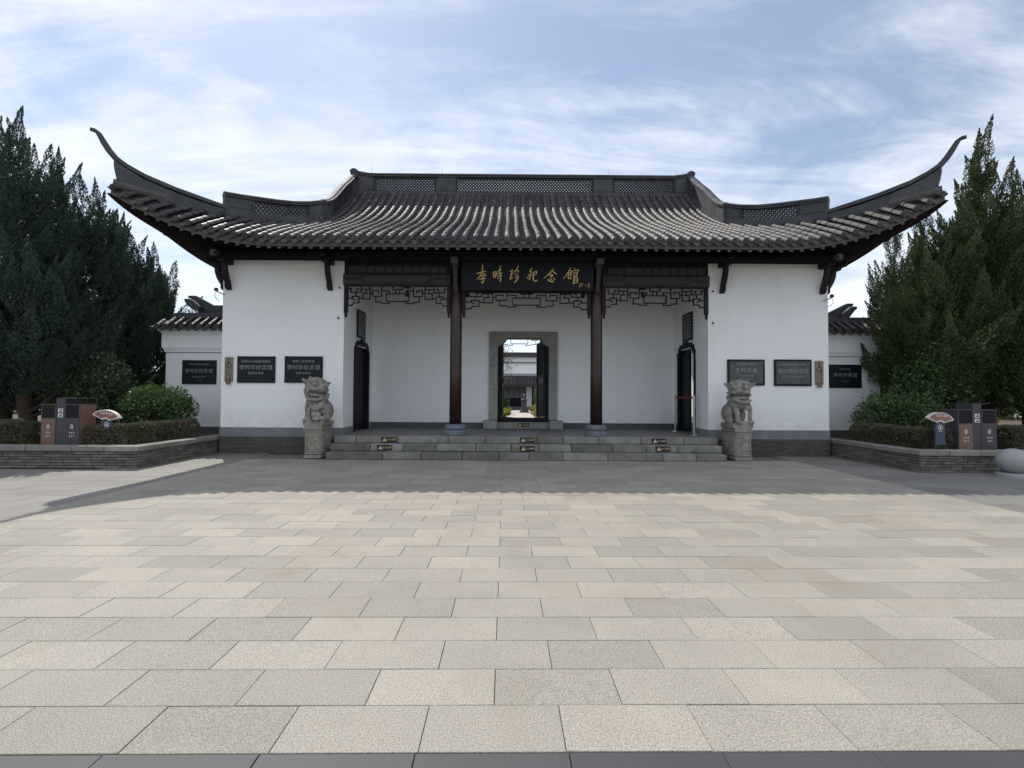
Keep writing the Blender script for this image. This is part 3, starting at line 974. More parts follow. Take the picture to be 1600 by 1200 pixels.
for i in range(-37, 38):
    x = i * .2325 + .05
    if abs(x) > 8.6: continue
    m_ = MB(); fr = []
    for y in (yeave(x) + .045, yeave(x) + .75):
        z = surf(x, y) - .165
        fr.append([(x - .034, y, z), (x + .034, y, z), (x + .034, y, z - .075), (x - .034, y, z - .075)])
    m_.sweep(fr); m_.build('flying_rafter', M['beam_end'], ro)
    fr = []
    for y in (yeave(x) + .42, yeave(x) + 1.5):
        if y > ytop(x): y = ytop(x) + .01
        z = surf(x, y) - .245
        fr.append([(x - .035, y, z), (x + .035, y, z), (x + .035, y, z - .08), (x - .035, y, z - .08)])
    raf.sweep(fr)
raf.build('rafters', M['wood'], ro, kind='stuff')

# ---- ridges
def ridge(path, parts, name, parent, wb=.30, wbody=.16, wc=.27, hbase=.13, hcap=.14, pitch=.105, bw=.040):
    """path: list of (point on roof, top z); parts: list of (t0, t1, kind)"""
    P_ = [Vector(p) for p, _ in path]; T_ = [t for _, t in path]
    cum = [0]
    for a, b in zip(P_[:-1], P_[1:]): cum.append(cum[-1] + (b - a).length)
    tot = cum[-1]
    def at(t):
        d = t * tot
        for i in range(len(P_) - 1):
            if d <= cum[i + 1] + 1e-9:
                k = (d - cum[i]) / (cum[i + 1] - cum[i])
                return P_[i].lerp(P_[i + 1], k), T_[i] + (T_[i + 1] - T_[i]) * k
        return P_[-1], T_[-1]
    def side(t):
        a, _ = at(max(0, t - .02)); b, _ = at(min(1, t + .02))
        d = (b - a); d.z = 0; d.normalize()
        return Vector((-d.y, d.x, 0))
    def rect(t, w_, za, zb):
        p, _ = at(t); s_ = side(t)
        return [Vector((p.x, p.y, za)) - s_ * w_ / 2, Vector((p.x, p.y, za)) + s_ * w_ / 2, Vector((p.x, p.y, zb)) + s_ * w_ / 2, Vector((p.x, p.y, zb)) - s_ * w_ / 2]
    ts = list(np.linspace(0, 1, 41))
    m_ = MB()
    m_.sweep([rect(t, wb, at(t)[0].z - .15, at(t)[0].z + hbase * .55) for t in ts])
    m_.sweep([rect(t, wb * .78, at(t)[0].z + hbase * .5, at(t)[0].z + hbase) for t in ts])
    # cap: stepped with a half-round top
    m_.sweep([rect(t, wc * .82, at(t)[1] - hcap, at(t)[1] - hcap * .62) for t in ts])
    m_.sweep([rect(t, wc, at(t)[1] - hcap * .65, at(t)[1] - hcap * .35) for t in ts])
    fr = []
    for t in ts:
        p, tz = at(t); s_ = side(t)
        fr.append([Vector((p.x, p.y, tz - hcap * .4)) + s_ * (math.cos(a) * wc * .36) + Vector((0, 0, math.sin(a) * hcap * .4)) for a in half_ang])
    m_.sweep(fr)
    rr = m_.build(name, M['ridge'], parent)
    for t0, t1, kind in parts:
        m_ = MB()
        tl = list(np.linspace(t0, t1, 9))
        if kind == 'solid':
            m_.sweep([rect(t, wbody, at(t)[0].z + hbase - .01, at(t)[1] - hcap + .01) for t in tl])
            m_.build('ridge_panel', M['ridge'], rr)
            m_ = MB()      # raised border on the face
            e = .02
            for (ta, tb) in ((t0 + e * (t1 - t0) * 4, t1 - e * (t1 - t0) * 4),):
                m_.sweep([rect(t, wbody + .02, at(t)[0].z + hbase + .05, at(t)[1] - hcap - .05) for t in np.linspace(ta, tb, 5)])
            m_.build('ridge_relief', M['ridge'], rr)
        else:
            ln = (t1 - t0) * tot
            n = max(3, int(ln / pitch))
            hgt = at((t0 + t1) / 2)[1] - at((t0 + t1) / 2)[0].z - hbase - hcap
            run = hgt * .95
            def Q(u, v, dd):
                t = min(max(t0 + u / tot, t0), t1)
                p, tz = at(t); z = p.z + hbase + v * (tz - hcap - p.z - hbase)
                return Vector((p.x, p.y, z)) + side(t) * dd
            for te in (t0, t1):
                m_.sweep([rect(min(1, max(0, te + d_)), wbody, at(te)[0].z + hbase - .01, at(te)[1] - hcap + .01) for d_ in (-.025 / tot, .025 / tot)])
            k = -int(run / pitch) - 1
            while k * pitch < ln:
                for sg in (1, -1):
                    u0 = k * pitch + (0 if sg > 0 else run); u1 = k * pitch + (run if sg > 0 else 0)
                    va, vb = 0.0, 1.0
                    # clip to panel
                    def clip(u0, u1):
                        pts = []
                        for q in np.linspace(0, 1, 15):
                            u = u0 + (u1 - u0) * q
                            if 0 <= u <= ln: pts.append((u, q))
                        return pts
                    cp = clip(u0, u1)
                    if len(cp) >= 2:
                        bend = .012 * sg
                        for (ua, qa), (ub, qb) in zip(cp[:-1], cp[1:]):
                            wv = lambda u, q: Q(u, q, .014 * sg)
                            m_.bar(wv(ua, qa), wv(ub, qb), bw, .075, up=side((t0 + t1) / 2))
                k += 1
            m_.build('lattice_panel', M['ridge'], rr)
    return rr


TOP = 8.98
rb = prof(YR - .1 - 10.65) - .02
mpath = [((x, YR, rb), TOP + (.10 * max(0, (abs(x) - 5.2) / .5) ** 2)) for x in np.linspace(-XG, XG, 25)]
def tx(u): return (px(u, 285, YR).x + XG) / (2 * XG)
cuts = [(0, tx(586), 'solid'), (tx(586), tx(680), 'lattice'), (tx(680), tx(714), 'solid'), (tx(714), tx(925), 'lattice'), (tx(925), tx(958), 'solid'), (tx(958), tx(1052), 'lattice'), (tx(1052), 1, 'solid')]
main_r = ridge(mpath, cuts, 'main_ridge', hall, hbase=.10, hcap=.15, pitch=.105, bw=.034)
for u in (581, 690.5, 950.5, 1055.5):
    p = px(u, 268, YR)
    m_ = MB(); m_.tube([(p.x, YR, TOP - .05), (p.x, YR, TOP + .22)], .008, 6); m_.build('lightning_rod', M['steel'], hall)


def rp(s, x, y, z): return (s * x, y, z)
for s in (-1, 1):
    for fb in (0, 1):            # front and rear
        yy = (lambda y: y) if fb == 0 else (lambda y: 2 * YR - y)
        # descending ridge in the gable plane
        yl = [16.42, 16.0, 15.5, 15.07, 14.65, 14.27, 13.9, 13.55]
        tz = [9.10, 8.78, 8.38, 8.06, 7.70, 7.38, 7.13, 6.96]
        path = [((s * XG, yy(y), prof(min(y, YR) - 10.65) - .02), z) for y, z in zip(yl, tz)]
        if fb == 0:
            ridge(path, [(.10, .22, 'solid'), (.22, .80, 'lattice'), (.80, 1.0, 'solid')], 'descending_ridge', hall, hbase=.12, bw=.046)
        else:
            ridge(path, [(0, 1, 'solid')], 'descending_ridge', hall, hbase=.12)
        # tall part of the hip ridge
        sl = [0.03, .3, .6, .9, 1.2, 1.5, 1.76]
        tz = [6.95, 6.80, 6.68, 6.60, 6.54, 6.48, 6.44]
        path = [((s * (XG + q), yy(YC - q), surf(XG + q, YC - q) + .02), z) for q, z in zip(sl, tz)]
        ridge(path, [(0, .16, 'solid'), (.16, .74, 'lattice'), (.74, 1, 'solid')] if fb == 0 else [(0, 1, 'solid')], 'hip_ridge', hall, hbase=.12, pitch=.11, bw=.046)
        # low part with the flying tip
        def hp(q, z, off): return Vector((s * (XG + q), yy(YC - q), z)) + Vector((off * .7071 * s, off * .7071 * (1 if fb == 0 else -1), 0))
        m_ = MB(); fr = []
        for q, b, t_, w_ in ((1.74, 5.75, 5.97, .22), (2.2, 5.70, 6.01, .21), (2.6, 5.75, 6.10, .20), (2.9, 5.86, 6.20, .19), (3.06, 5.93, 6.30, .19), (3.15, 5.98, 6.36, .18), (3.20, 6.08, 6.40, .17), (3.225, 6.22, 6.44, .15), (3.245, 6.38, 6.48, .12)):
            fr.append([hp(q, b, -w_ / 2), hp(q, b, w_ / 2), hp(q, t_, w_ / 2), hp(q, t_, -w_ / 2)])
        m_.sweep(fr)
        low = m_.build('hip_ridge_end', M['ridge'], hall)
        m_ = MB(); fr = []
        for q, c, h_, w_ in ((1.72, 6.02, .085, .26), (2.1, 6.08, .085, .26), (2.48, 6.15, .085, .25), (2.87, 6.265, .085, .23), (3.08, 6.38, .085, .20), (3.21, 6.49, .09, .16), (3.30, 6.63, .085, .12), (3.36, 6.76, .075, .10), (3.405, 6.88, .065, .085), (3.435, 6.95, .06, .08), (3.475, 6.985, .06, .08), (3.53, 6.985, .05, .07)):
            # offset perpendicular to the slope of the curve is close enough to vertical/horizontal blend
            k = min(1, max(0, (q - 3.15) / .2)) * (1 if q < 3.44 else max(0, 1 - (q - 3.42) / .05))
            dq = h_ / 2 * k
            fr.append([hp(q + dq, c - h_ / 2 * (1 - k), -w_ / 2), hp(q + dq, c - h_ / 2 * (1 - k), w_ / 2), hp(q - dq, c + h_ / 2 * (1 - k * .7), w_ / 2), hp(q - dq, c + h_ / 2 * (1 - k * .7), -w_ / 2)])
        m_.sweep(fr)
        m_.build('flying_tip', M['ridge'], low)
        # round tile closing the corner of the eaves
        if fb == 0:
            m_ = MB(); m_.tube([hp(2.6, surf(XG + 2.6, YC - 2.6) + .02, 0), hp(3.0, surf(XG + 3.0, YC - 3.0) + .02, 0), hp(3.25, 5.95, 0)], [.12, .125, .115], 12); m_.build('corner_tile', M['tile'], ro)

# ================================================================== SIGNBOARD
sx0, sx1 = px(721, 430, 11.78).x, px(927, 430, 11.78).x
sz0, sz1 = px(824, 454, 11.78).z, px(824, 409, 11.70).z
sg = thing('signboard', 'long black signboard with six gold calligraphy characters hanging over the entrance', 'signboard', ((sx0 + sx1) / 2, 11.78, sz0))
sg.rotation_euler = (R(5), 0, 0)
W2, H2 = (sx1 - sx0) / 2, sz1 - sz0
m_ = MB(); m_.bbox(-W2, W2, -.02, .04, 0, H2, .012); m_.build('panel', M['board'], sg, local=True)
m_ = MB()
for a in ((-W2, W2, -.03, -.021, -.001, .03), (-W2, W2, -.03, -.021, H2 - .03, H2 + .001), (-W2 - .001, -W2 + .03, -.03, -.021, .03, H2 - .03), (W2 - .03, W2 + .001, -.03, -.021, .03, H2 - .03)):
    m_.box(*a)
m_.build('border', M['board'], sg, local=True)
CH = {
    'li': [[(165, 186, .7), (205, 176, 1), (262, 160, .7)], [(228, 84, .6), (227, 130, 1.1), (222, 178, 1)], [(220, 178, 1), (200, 215, .8), (166, 250, .4)], [(230, 180, .6), (246, 194, 1), (264, 206, 1)],
           [(203, 214, .6), (240, 206, 1), (226, 226, .8)], [(226, 226, .8), (236, 252, 1), (232, 278, 1.1), (216, 284, .5), (210, 270, .3)], [(192, 248, .5), (230, 240, 1), (264, 234, .7)]],
    'shi': [[(336, 172, .8), (342, 200, 1), (346, 230, .9)], [(336, 176, .8), (368, 166, 1), (366, 200, 1), (360, 228, .9)], [(344, 200, .7), (362, 194, .7)], [(346, 228, .8), (362, 222, .8)],
            [(384, 158, .6), (424, 142, .8)], [(416, 100, .6), (406, 140, 1), (400, 182, 1)], [(376, 192, .6), (430, 176, .9)], [(378, 216, .6), (430, 202, .8)], [(412, 186, .8), (414, 230, 1.1), (414, 268, .9), (402, 258, .3)], [(388, 226, .9), (396, 240, .9)]],
    'zhen': [[(512, 158, .7), (546, 148, .9)], [(516, 194, .7), (544, 186, .8)], [(532, 154, .9), (526, 200, 1), (512, 244, .8), (546, 220, .5)], [(600, 98, .5), (582, 140, 1.1), (548, 178, .6)], [(584, 142, .7), (606, 166, 1.1)],
             [(590, 176, .6), (566, 200, .8)], [(598, 198, .6), (566, 232, .8)], [(602, 214, .7), (584, 250, 1), (552, 284, .4)]],
    'ji': [[(746, 122, .6), (716, 158, .9), (740, 166, .7), (700, 206, .8)], [(700, 206, .8), (744, 196, .6)], [(720, 190, .8), (718, 226, .9), (708, 248, .5)], [(690, 220, .6), (700, 236, .7)],
           [(752, 172, .8), (788, 158, 1), (780, 190, .9)], [(754, 198, .8), (782, 192, .8)], [(756, 176, .8), (752, 220, 1), (760, 254, 1.1), (786, 258, 1), (800, 246, .5)]],
    'nian': [[(966, 126, .6), (930, 170, 1), (864, 232, .5)], [(950, 150, .7), (974, 172, 1.1), (996, 188, 1)], [(930, 186, .8), (950, 194, .8)], [(920, 206, .8), (958, 198, .9), (936, 222, .7)],
             [(904, 240, .8), (912, 262, .9)], [(924, 232, .8), (930, 260, 1), (956, 266, 1.1), (962, 248, .5)], [(940, 232, .8), (948, 244, .8)], [(966, 226, .8), (978, 242, .8)]],
    'guan': [[(1142, 112, .6), (1116, 166, 1), (1068, 234, .5)], [(1128, 142, .7), (1150, 158, .9)], [(1116, 176, .8), (1146, 168, .9), (1142, 206, .9)], [(1118, 190, .7), (1142, 186, .7)], [(1118, 178, .8), (1118, 232, 1), (1142, 216, .6)], [(1130, 214, .7), (1150, 236, .9)],
             [(1180, 118, .7), (1186, 136, .9)], [(1160, 152, .9), (1164, 170, .7)], [(1162, 152, .7), (1222, 140, 1), (1212, 160, .7)], [(1178, 170, .9), (1176, 230, 1), (1172, 290, 1.1)], [(1180, 172, .7), (1208, 166, .9), (1204, 204, .9), (1180, 210, .7)], [(1184, 232, .7), (1212, 226, .9), (1210, 270, .9), (1182, 276, .7)], [(1182, 252, .6), (1208, 248, .6)]],
    'sig': [[(1236, 286, .5), (1230, 322, .6)], [(1238, 288, .5), (1262, 282, .6), (1258, 318, .6)], [(1246, 292, .5), (1244, 316, .5)], [(1290, 300, .7), (1300, 304, .7)], [(1338, 284, .6), (1322, 298, .6), (1338, 304, .5), (1326, 328, .6)]]}
def sgn_fn(a, b, d):
    x = px(720 + a / 6.667, 430, 11.78).x - (sx0 + sx1) / 2
    z = H2 * (1 - (400 + b / 6.667 - 409) / 45.0)
    return Vector((x, -.0195 - .008 * d, z))
class CHB(MB): pass
for k, lines in CH.items():
    m_ = MB()
    w0 = 11.5 if k != 'sig' else 8
    strokes(m_, [[(p[0], p[1], p[2]) for p in ln] for ln in lines], sgn_fn, w0)
    m_.build('gold_character' if k != 'sig' else 'gold_signature', M['gold'], sg, local=True)

# ================================================================== PLAQUES
def plaque(u0, u1, v0, v1, Y, label, rows, name='wall_plaque', old=False, framed=False):
    a = px(u0, v1, Y); b = px(u1, v0, Y)
    cx, cz = (a.x + b.x) / 2, (a.z + b.z) / 2
    W_, H_ = b.x - a.x, b.z - a.z
    o = thing(name, label, 'plaque', (cx, Y, a.z), group=None)
    m_ = MB(); m_.bbox(a.x, b.x, Y - .035, Y - .002, a.z, b.z, .005)
    m_.build('slab', M['plaque'], o)
    yf = Y - .036
    if framed:
        m_ = MB(); e = W_ * .055
        m_.box(a.x + e, b.x - e, Y - .039, Y - .0352, a.z + e, b.z - e); m_.build('face', M['plaque_old'], o)
        yf = Y - .040
    for s_, fx, fz, size, sp in rows:
        put_text('lettering', s_, size * H_, M['engrave'], o, (cx + fx * W_, yf, a.z + fz * H_), FRONT, depth=.001, space=sp)
    return o


YP = YW - .001
plaque(371, 431, 557, 598, YP, 'black stone plaque whose top line contains AAA, beside the accessible entrance plate', [('国家AAA级旅游景区', 0, .80, .115, 1.1), ('李时珍纪念馆', 0, .57, .20, 1.12), ('国家旅游局', 0, .36, .105, 1.25)])
plaque(445, 505, 557, 598, YP, 'black stone plaque partly behind the ears of the lion with a cub', [('国家二级博物馆', 0, .80, .11, 1.15), ('李时珍纪念馆', 0, .57, .20, 1.12), ('国家文物局', 0, .36, .10, 1.25)])
plaque(1136, 1194, 562, 602, YP, 'framed grey slate plaque partly behind the round head of a stone lion', [('全国重点文物保护单位', 0, .82, .085, 1.0), ('李时珍墓', 0, .57, .19, 1.35), ('中华人民共和国国务院', 0, .36, .06, 1.0), ('湖北省人民政府立', 0, .25, .06, 1.0)], framed=True)
plaque(1209, 1267, 562, 603, YP, 'framed grey slate plaque next to the accessible entrance plate, clear of the lion', [('全国爱国主义教育示范基地', 0, .80, .08, 1.0), ('李时珍纪念馆', 0, .55, .185, 1.1), ('中国共产党中央委员会宣传部', 0, .33, .065, 1.0)], framed=True)


def access_plate(u0, u1, v0, v1, label):
    a = px(u0, v1, YP); b = px(u1, v0, YP)
    o = thing('access_plate', label, 'sign', ((a.x + b.x) / 2, YP, a.z))
    m_ = MB(); m_.bbox(a.x, b.x, YP - .03, YP - .002, a.z, b.z, .004); m_.build('plate', M['plate'], o)
    m_ = MB()
    cx = (a.x + b.x) / 2; wd = b.x - a.x; z0 = b.z - wd * 1.25
    fn = lambda x, y, d: Vector((cx + x * wd, YP - .0295 - .003 * d, z0 + y * wd))
    strokes(m_, [[(-.05, .78), (-.02, .45), (.0, .42), (.22, .42)], [(-.04, .62), (.16, .60)], [(.20, .42), (.30, .12), (.40, .14)],
                 [(-.12, .50), (-.28, .34), (-.28, .12), (-.12, -.02), (.10, -.02), (.22, .10)]], fn, .10)
    m_.add(*(lambda mb: (mb.v, mb.f))(MB().prism([(.10 * math.cos(k * .6283) * wd + cx - .06 * wd, .10 * math.sin(k * .6283) * wd + z0 + .95 * wd) for k in range(10)], lambda p, q, d: (p, d, q), YP - .0325, YP - .0295)))
    m_.build('wheelchair_symbol', M['black'], o)
    m_ = MB()
    for k in range(4):
        x_ = a.x + wd * (.22 + .17 * k)
        for j in range(9):
            zz_ = z0 - wd * (.25 + j * .165)
            if (j * 7 + k * 3) % 5: m_.box(x_, x_ + wd * .075, YP - .0315, YP - .0295, zz_, zz_ + wd * .1)
    m_.build('engraved_text', M['black'], o)
    m_ = MB(); m_.bbox(cx - wd * .27, cx + wd * .27, YP - .06, YP - .031, a.z - .07, a.z + .07, .006); m_.build('call_button_box', M['bin_brown'], o)


access_plate(351.5, 365, 558, 596, 'narrow bronze wheelchair access plate beside the AAA plaque')
access_plate(1273, 1285.5, 564, 601, 'narrow bronze wheelchair access plate beside the framed slate plaque')

# text boards over the side doors
for s, lab in ((-1, 'black text board over the closed side door of the porch'), (1, 'black text board over the roped off side door')):
    o = thing('text_board', lab, 'plaque', (s * XI, 13.33, 3.0))
    X = s * XI
    m_ = MB(); m_.box(X - s * .045, X - s * .002, 12.98, 13.68, 3.0, 3.76); m_.build('board', M['plaque'], o)
    for k in range(8):
        m_ = MB()
        y = 13.03; z = 3.68 - k * .082
        while y < 13.62:
            l_ = random.uniform(.03, .055)
            m_.box(X - s * .048, X - s * .0455, y, y + l_, z - .03, z); y += l_ + .006
        m_.build('text_line', M['engrave'], o)

# warning stickers on the steps and the sill
def sticker(u, v, Y, label, wpx=23, hpx=8):
    a = px(u - wpx / 2, v + hpx / 2, Y); b = px(u + wpx / 2, v - hpx / 2, Y)
    o = thing('warning_sticker', label, 'sticker', ((a.x + b.x) / 2, Y, a.z))
    m_ = MB(); m_.box(a.x, b.x, Y - .006, Y - .001, a.z, b.z); m_.build('backing', M['sticker'], o)
    h = b.z - a.z; x = a.x + h * .62; zc = (a.z + b.z) / 2
    m_ = MB(); m_.prism([(x - h * .42, zc - h * .32), (x + h * .42, zc - h * .32), (x, zc + h * .38)], lambda p, q, d: (p, d, q), Y - .0085, Y - .0062); m_.build('triangle', M['sticker_ink'], o)
    m_ = MB(); m_.box(x - h * .045, x + h * .045, Y - .0095, Y - .0086, zc - h * .1, zc + h * .15); m_.box(x - h * .045, x + h * .045, Y - .0095, Y - .0086, zc - h * .25, zc - h * .16); m_.build('exclamation_mark', M['sticker'], o)
    put_text('lettering', '小心台阶', h * .46, M['sticker_ink'], o, (a.x + (b.x - a.x) * .66, Y - .0065, zc), FRONT, depth=.001)


sticker(607.5, 686.8, 11.49, 'small black caution sticker on the top step near the closed side door')
sticker(601, 699.3, 11.19, 'small black caution sticker on the middle step near the closed side door')
sticker(824, 687.5, 11.49, 'small black caution sticker on the top step below the doorway')
sticker(824, 701, 11.19, 'small black caution sticker on the middle step below the doorway')
sticker(1030, 689.3, 11.49, 'small black caution sticker on the top step near the roped side door')
sticker(1036, 701.3, 11.19, 'small black caution sticker on the middle step near the roped side door')
sticker(818, 664, YF - .052, 'small black caution sticker on the stone door sill', 18, 5.5)

# ================================================================== LIONS
def remesh(bm_src, voxel, m, smooth_it=2):
    me = bpy.data.meshes.new('tmp'); bm_src.to_mesh(me); bm_src.free()
    ob = bpy.data.objects.new('tmp', me); COL.objects.link(ob)
    md = ob.modifiers.new('r', 'REMESH'); md.mode = 'VOXEL'; md.voxel_size = voxel; md.use_smooth_shade = True
    if smooth_it:
        sm = ob.modifiers.new('s', 'SMOOTH'); sm.iterations = smooth_it; sm.factor = .5
    dg = bpy.context.evaluated_depsgraph_get()
    out = bpy.data.meshes.new_from_object(ob.evaluated_get(dg))
    bpy.data.objects.remove(ob); bpy.data.meshes.remove(me)
    out.materials.clear(); out.materials.append(m)
    return out


def ell(bm, c, r, rot=(0, 0, 0), sub=2):
    mt = Matrix.Translation(c) @ Euler(rot).to_matrix().to_4x4() @ Matrix.Diagonal((r[0], r[1], r[2], 1))
    bmesh.ops.create_icosphere(bm, subdivisions=sub, radius=1.0, matrix=mt)


def limb(bm, pts, rads):
    pts = [Vector(p) for p in pts]
    for i in range(len(pts) - 1):
        n = max(2, int((pts[i + 1] - pts[i]).length / (min(rads[i], rads[i + 1]) * .5)))
        for k in range(n + 1):
            t = k / n
            r = rads[i] + (rads[i + 1] - rads[i]) * t
            ell(bm, pts[i].lerp(pts[i + 1], t), (r, r, r), sub=1)


def bbx(bm, c, sz, rot=(0, 0, 0)):
    bmesh.ops.create_cube(bm, size=1.0, matrix=Matrix.Translation(c) @ Euler(rot).to_matrix().to_4x4() @ Matrix.Diagonal((sz[0], sz[1], sz[2], 1)))


def lion(loc, label, variant):
    s = variant                     # +1: head turned to +x (left lion), -1: mirrored (right lion)
    o = thing('stone_lion', label, 'statue', loc)
    # pedestal: shaft, mouldings and carved relief
    m_ = MB()
    PZ = .885
    m_.bbox(-.205, .205, -.02, .69, 0, .085 * PZ, .012)
    m_.bbox(-.185, .185, 0, .67, .085 * PZ, .74 * PZ, .015)
    m_.bbox(-.21, .21, -.025, .70, .74 * PZ, .795 * PZ, .012)
    m_.bbox(-.20, .20, -.015, .69, .795 * PZ, .84 * PZ, .012)
    m_.build('pedestal', M['plinth'], o, local=True)
    rel = bmesh.new()
    rnd = random.Random(5 if s > 0 else 9)
    def rl(face, a, z, r_):
        if face == 0: c = (a, .0, z); sz = (r_, .030, r_)
        else: c = (s * .186, a, z); sz = (.030, r_, r_)
        ell(rel, c, sz, sub=1)
    for face, lo, hi in ((0, -.15, .15), (1, .05, .62)):
        for z in (.125, .70):
            bbx(rel, ((lo + hi) / 2, -.004, z) if face == 0 else (s * .188, (lo + hi) / 2, z), (hi - lo, .034, .022) if face == 0 else (.034, hi - lo, .022))
        for a in (lo, hi):
            bbx(rel, (a, -.004, .415) if face == 0 else (s * .188, a, .415), (.022, .034, .57) if face == 0 else (.034, .022, .57))
        # scrolls, leaves and a big whorl
        for k in range(8 if face == 0 else 15):
            a0 = rnd.uniform(lo + .05, hi - .05); z0 = .18 + (.46 * ((k * .618) % 1.0))
            t0 = rnd.uniform(0, 6.28); rr = rnd.uniform(.035, .075); sg_ = rnd.choice((-1, 1))
            for q in range(10):
                t_ = t0 + sg_ * q * .5
                f_ = 1 - q * .075
                aa, z_ = a0 + math.cos(t_) * rr * f_, z0 + math.sin(t_) * rr * f_
                if lo + .015 < aa < hi - .015 and .14 < z_ < .685: rl(face, aa, z_, .019 - .0006 * q)
    pc = link('pedestal_carving', remesh(rel, .009, M['plinth'], 1), o, local=True); pc.scale = (1, 1, PZ)
    # figure
    b = bmesh.new()
    Z = .84
    W = 1.22
    def el(c, r, rot=(0, 0, 0), sub=2): ell(b, (c[0] * W, c[1], c[2]), (r[0] * W, r[1], r[2]), rot, sub)
    def lm(pts, rads): limb(b, [(p[0] * W, p[1], p[2]) for p in pts], [q * 1.12 for q in rads])
    bbx(b, (0, .34, Z + .045), (.43, .68, .09))
    el((s * .07, .50, Z + .30), (.15, .18, .23)); el((-s * .08, .50, Z + .27), (.14, .18, .21))
    el((0, .42, Z + .42), (.155, .20, .24), (R(-30), 0, 0))
    el((0, .28, Z + .56), (.17, .19, .22), (R(-15), 0, 0))
    el((0, .20, Z + .50), (.145, .15, .15))
    if s > 0:
        lm([(-.145, .22, Z + .52), (-.155, .14, Z + .36), (-.14, .12, Z + .24), (-.145, .10, Z + .12)], [.055, .046, .042, .05]); el((-.145, .06, Z + .115), (.055, .09, .045))
        lm([(-.02, .12, Z + .46), (-.085, .05, Z + .34), (-.095, .06, Z + .22), (-.07, .06, Z + .12)], [.05, .036, .036, .045])
        lm([(.10, .16, Z + .50), (.13, .03, Z + .42), (.07, -.02, Z + .36)], [.075, .06, .05])
        # cub with curly head
        el((.045, .0, Z + .355), (.072, .075, .075)); el((.045, .03, Z + .21), (.085, .085, .12)); el((.06, -.035, Z + .14), (.07, .055, .05)); el((.02, -.05, Z + .23), (.035, .04, .07))
        for k in range(9): el((.045 + .065 * math.cos(k * .7), .01 - .02 * (k % 2), Z + .375 + .062 * math.sin(k * .7)), (.021, .024, .021), sub=1)
        el((.045, -.07, Z + .345), (.03, .02, .022)); el((.025, -.062, Z + .375), (.013, .012, .012), sub=1); el((.068, -.062, Z + .375), (.013, .012, .012), sub=1)
        el((.155, .20, Z + .31), (.085, .13, .15)); el((.16, .22, Z + .16), (.08, .13, .10)); el((.15, .06, Z + .15), (.06, .07, .06))
        for k in range(6): el((.155 + .05 * math.cos(k), .075, Z + .33 + .05 * math.sin(k)), (.022, .02, .022), sub=1)
        lm([(-.13, .52, Z + .20), (-.165, .36, Z + .14), (-.165, .24, Z + .13)], [.055, .05, .045])
    else:
        lm([(-.10, .16, Z + .50), (-.085, .06, Z + .30), (-.075, .05, Z + .12)], [.08, .055, .055]); el((-.075, .02, Z + .115), (.06, .09, .045))
        lm([(.15, .20, Z + .52), (.165, .11, Z + .38), (.14, .08, Z + .24), (.15, .06, Z + .12)], [.055, .042, .046, .045]); el((.14, .03, Z + .115), (.06, .09, .045))
        lm([(.05, .12, Z + .46), (.11, .07, Z + .40), (.16, .12, Z + .44)], [.05, .05, .045])
        el((-.16, .28, Z + .27), (.075, .15, .20)); el((-.165, .22, Z + .15), (.07, .13, .08))
        el((.02, .06, Z + .12), (.10, .05, .035))
    # beard and mane curls
    for k in range(13):
        a = -2.2 + k * .367
        el((math.sin(a) * .17, .26 - math.cos(a) * .12, Z + .61 - .04 * math.cos(a)), (.036, .04, .06), sub=1)
    for r_ in range(3):
        for k in range(7):
            a = 1.9 + k * .42
            el((math.sin(a) * (.17 - .01 * r_), .27 - math.cos(a) * .17, Z + .66 + r_ * .085), (.035, .035, .035), sub=1)
    lm([(-.15, .06, Z + .60), (-.05, -.01, Z + .545), (.06, -.01, Z + .54), (.15, .06, Z + .58)], [.028, .036, .036, .028])
    # head
    hz = Euler((R(6), R(6) if s > 0 else 0, R(42) if s > 0 else R(-22)))
    hm = Matrix.Translation((.0, .17, Z + .79)) @ hz.to_matrix().to_4x4() @ Matrix.Scale(1.2, 4)
    def he(c, r, sub=2, rot=(0, 0, 0)):
        mt = hm @ Matrix.Translation(c) @ Euler(rot).to_matrix().to_4x4() @ Matrix.Diagonal((r[0], r[1], r[2], 1))
        bmesh.ops.create_icosphere(b, subdivisions=sub, radius=1.0, matrix=mt)
    he((0, .03, .03), (.195, .185, .17)); he((0, .09, -.07), (.185, .14, .15))
    he((0, -.075, .02), (.175, .115, .10))
    he((0, -.125, -.022), (.168, .088, .045))                # broad upper lip
    he((0, -.095, -.118), (.150, .088, .034))                # lower jaw
    he((0, .01, -.085), (.135, .08, .06))
    he((0, -.205, .012), (.055, .030, .028))
    for e in (-1, 1):
        he((e * .092, -.150, .070), (.060, .045, .046))      # bulging eyes with a lid ring
        he((e * .092, -.186, .068), (.034, .020, .026))
        he((e * .040, -.205, .000), (.026, .022, .018))
        he((e * .105, -.105, .128), (.075, .05, .018), rot=(0, e * .28, 0))
        he((e * .185, .05, .085), (.075, .032, .042), rot=(0, e * -.45, 0))
        he((e * .240, .04, .118), (.030, .018, .022))
        he((e * .165, -.05, -.065), (.024, .05, .04))
        for q in range(4): he((e * (.165 - .02 * q), -.0 + .03 * q, .13 + .015 * q), (.022, .022, .02), 1)
    fg = link('lion_figure', remesh(b, .0105, M['lion'], 1), o, local=True); fg.scale = (1.08, 1.0, 1.09); fg.location = (0, 0, .84 * PZ - .84 * 1.09 + .0)
    return o


pl = pz(489.5, 716, 0)
lion((pl.x, 11.08, 0), 'stone guardian lion with a cub, head turned aside, beside the closed side door', 1)
pr = pz(1154.5, 718, 0)
lion((pr.x, 11.08, 0), 'stone guardian lion with a wide mouth and no cub, beside the roped side door', -1)

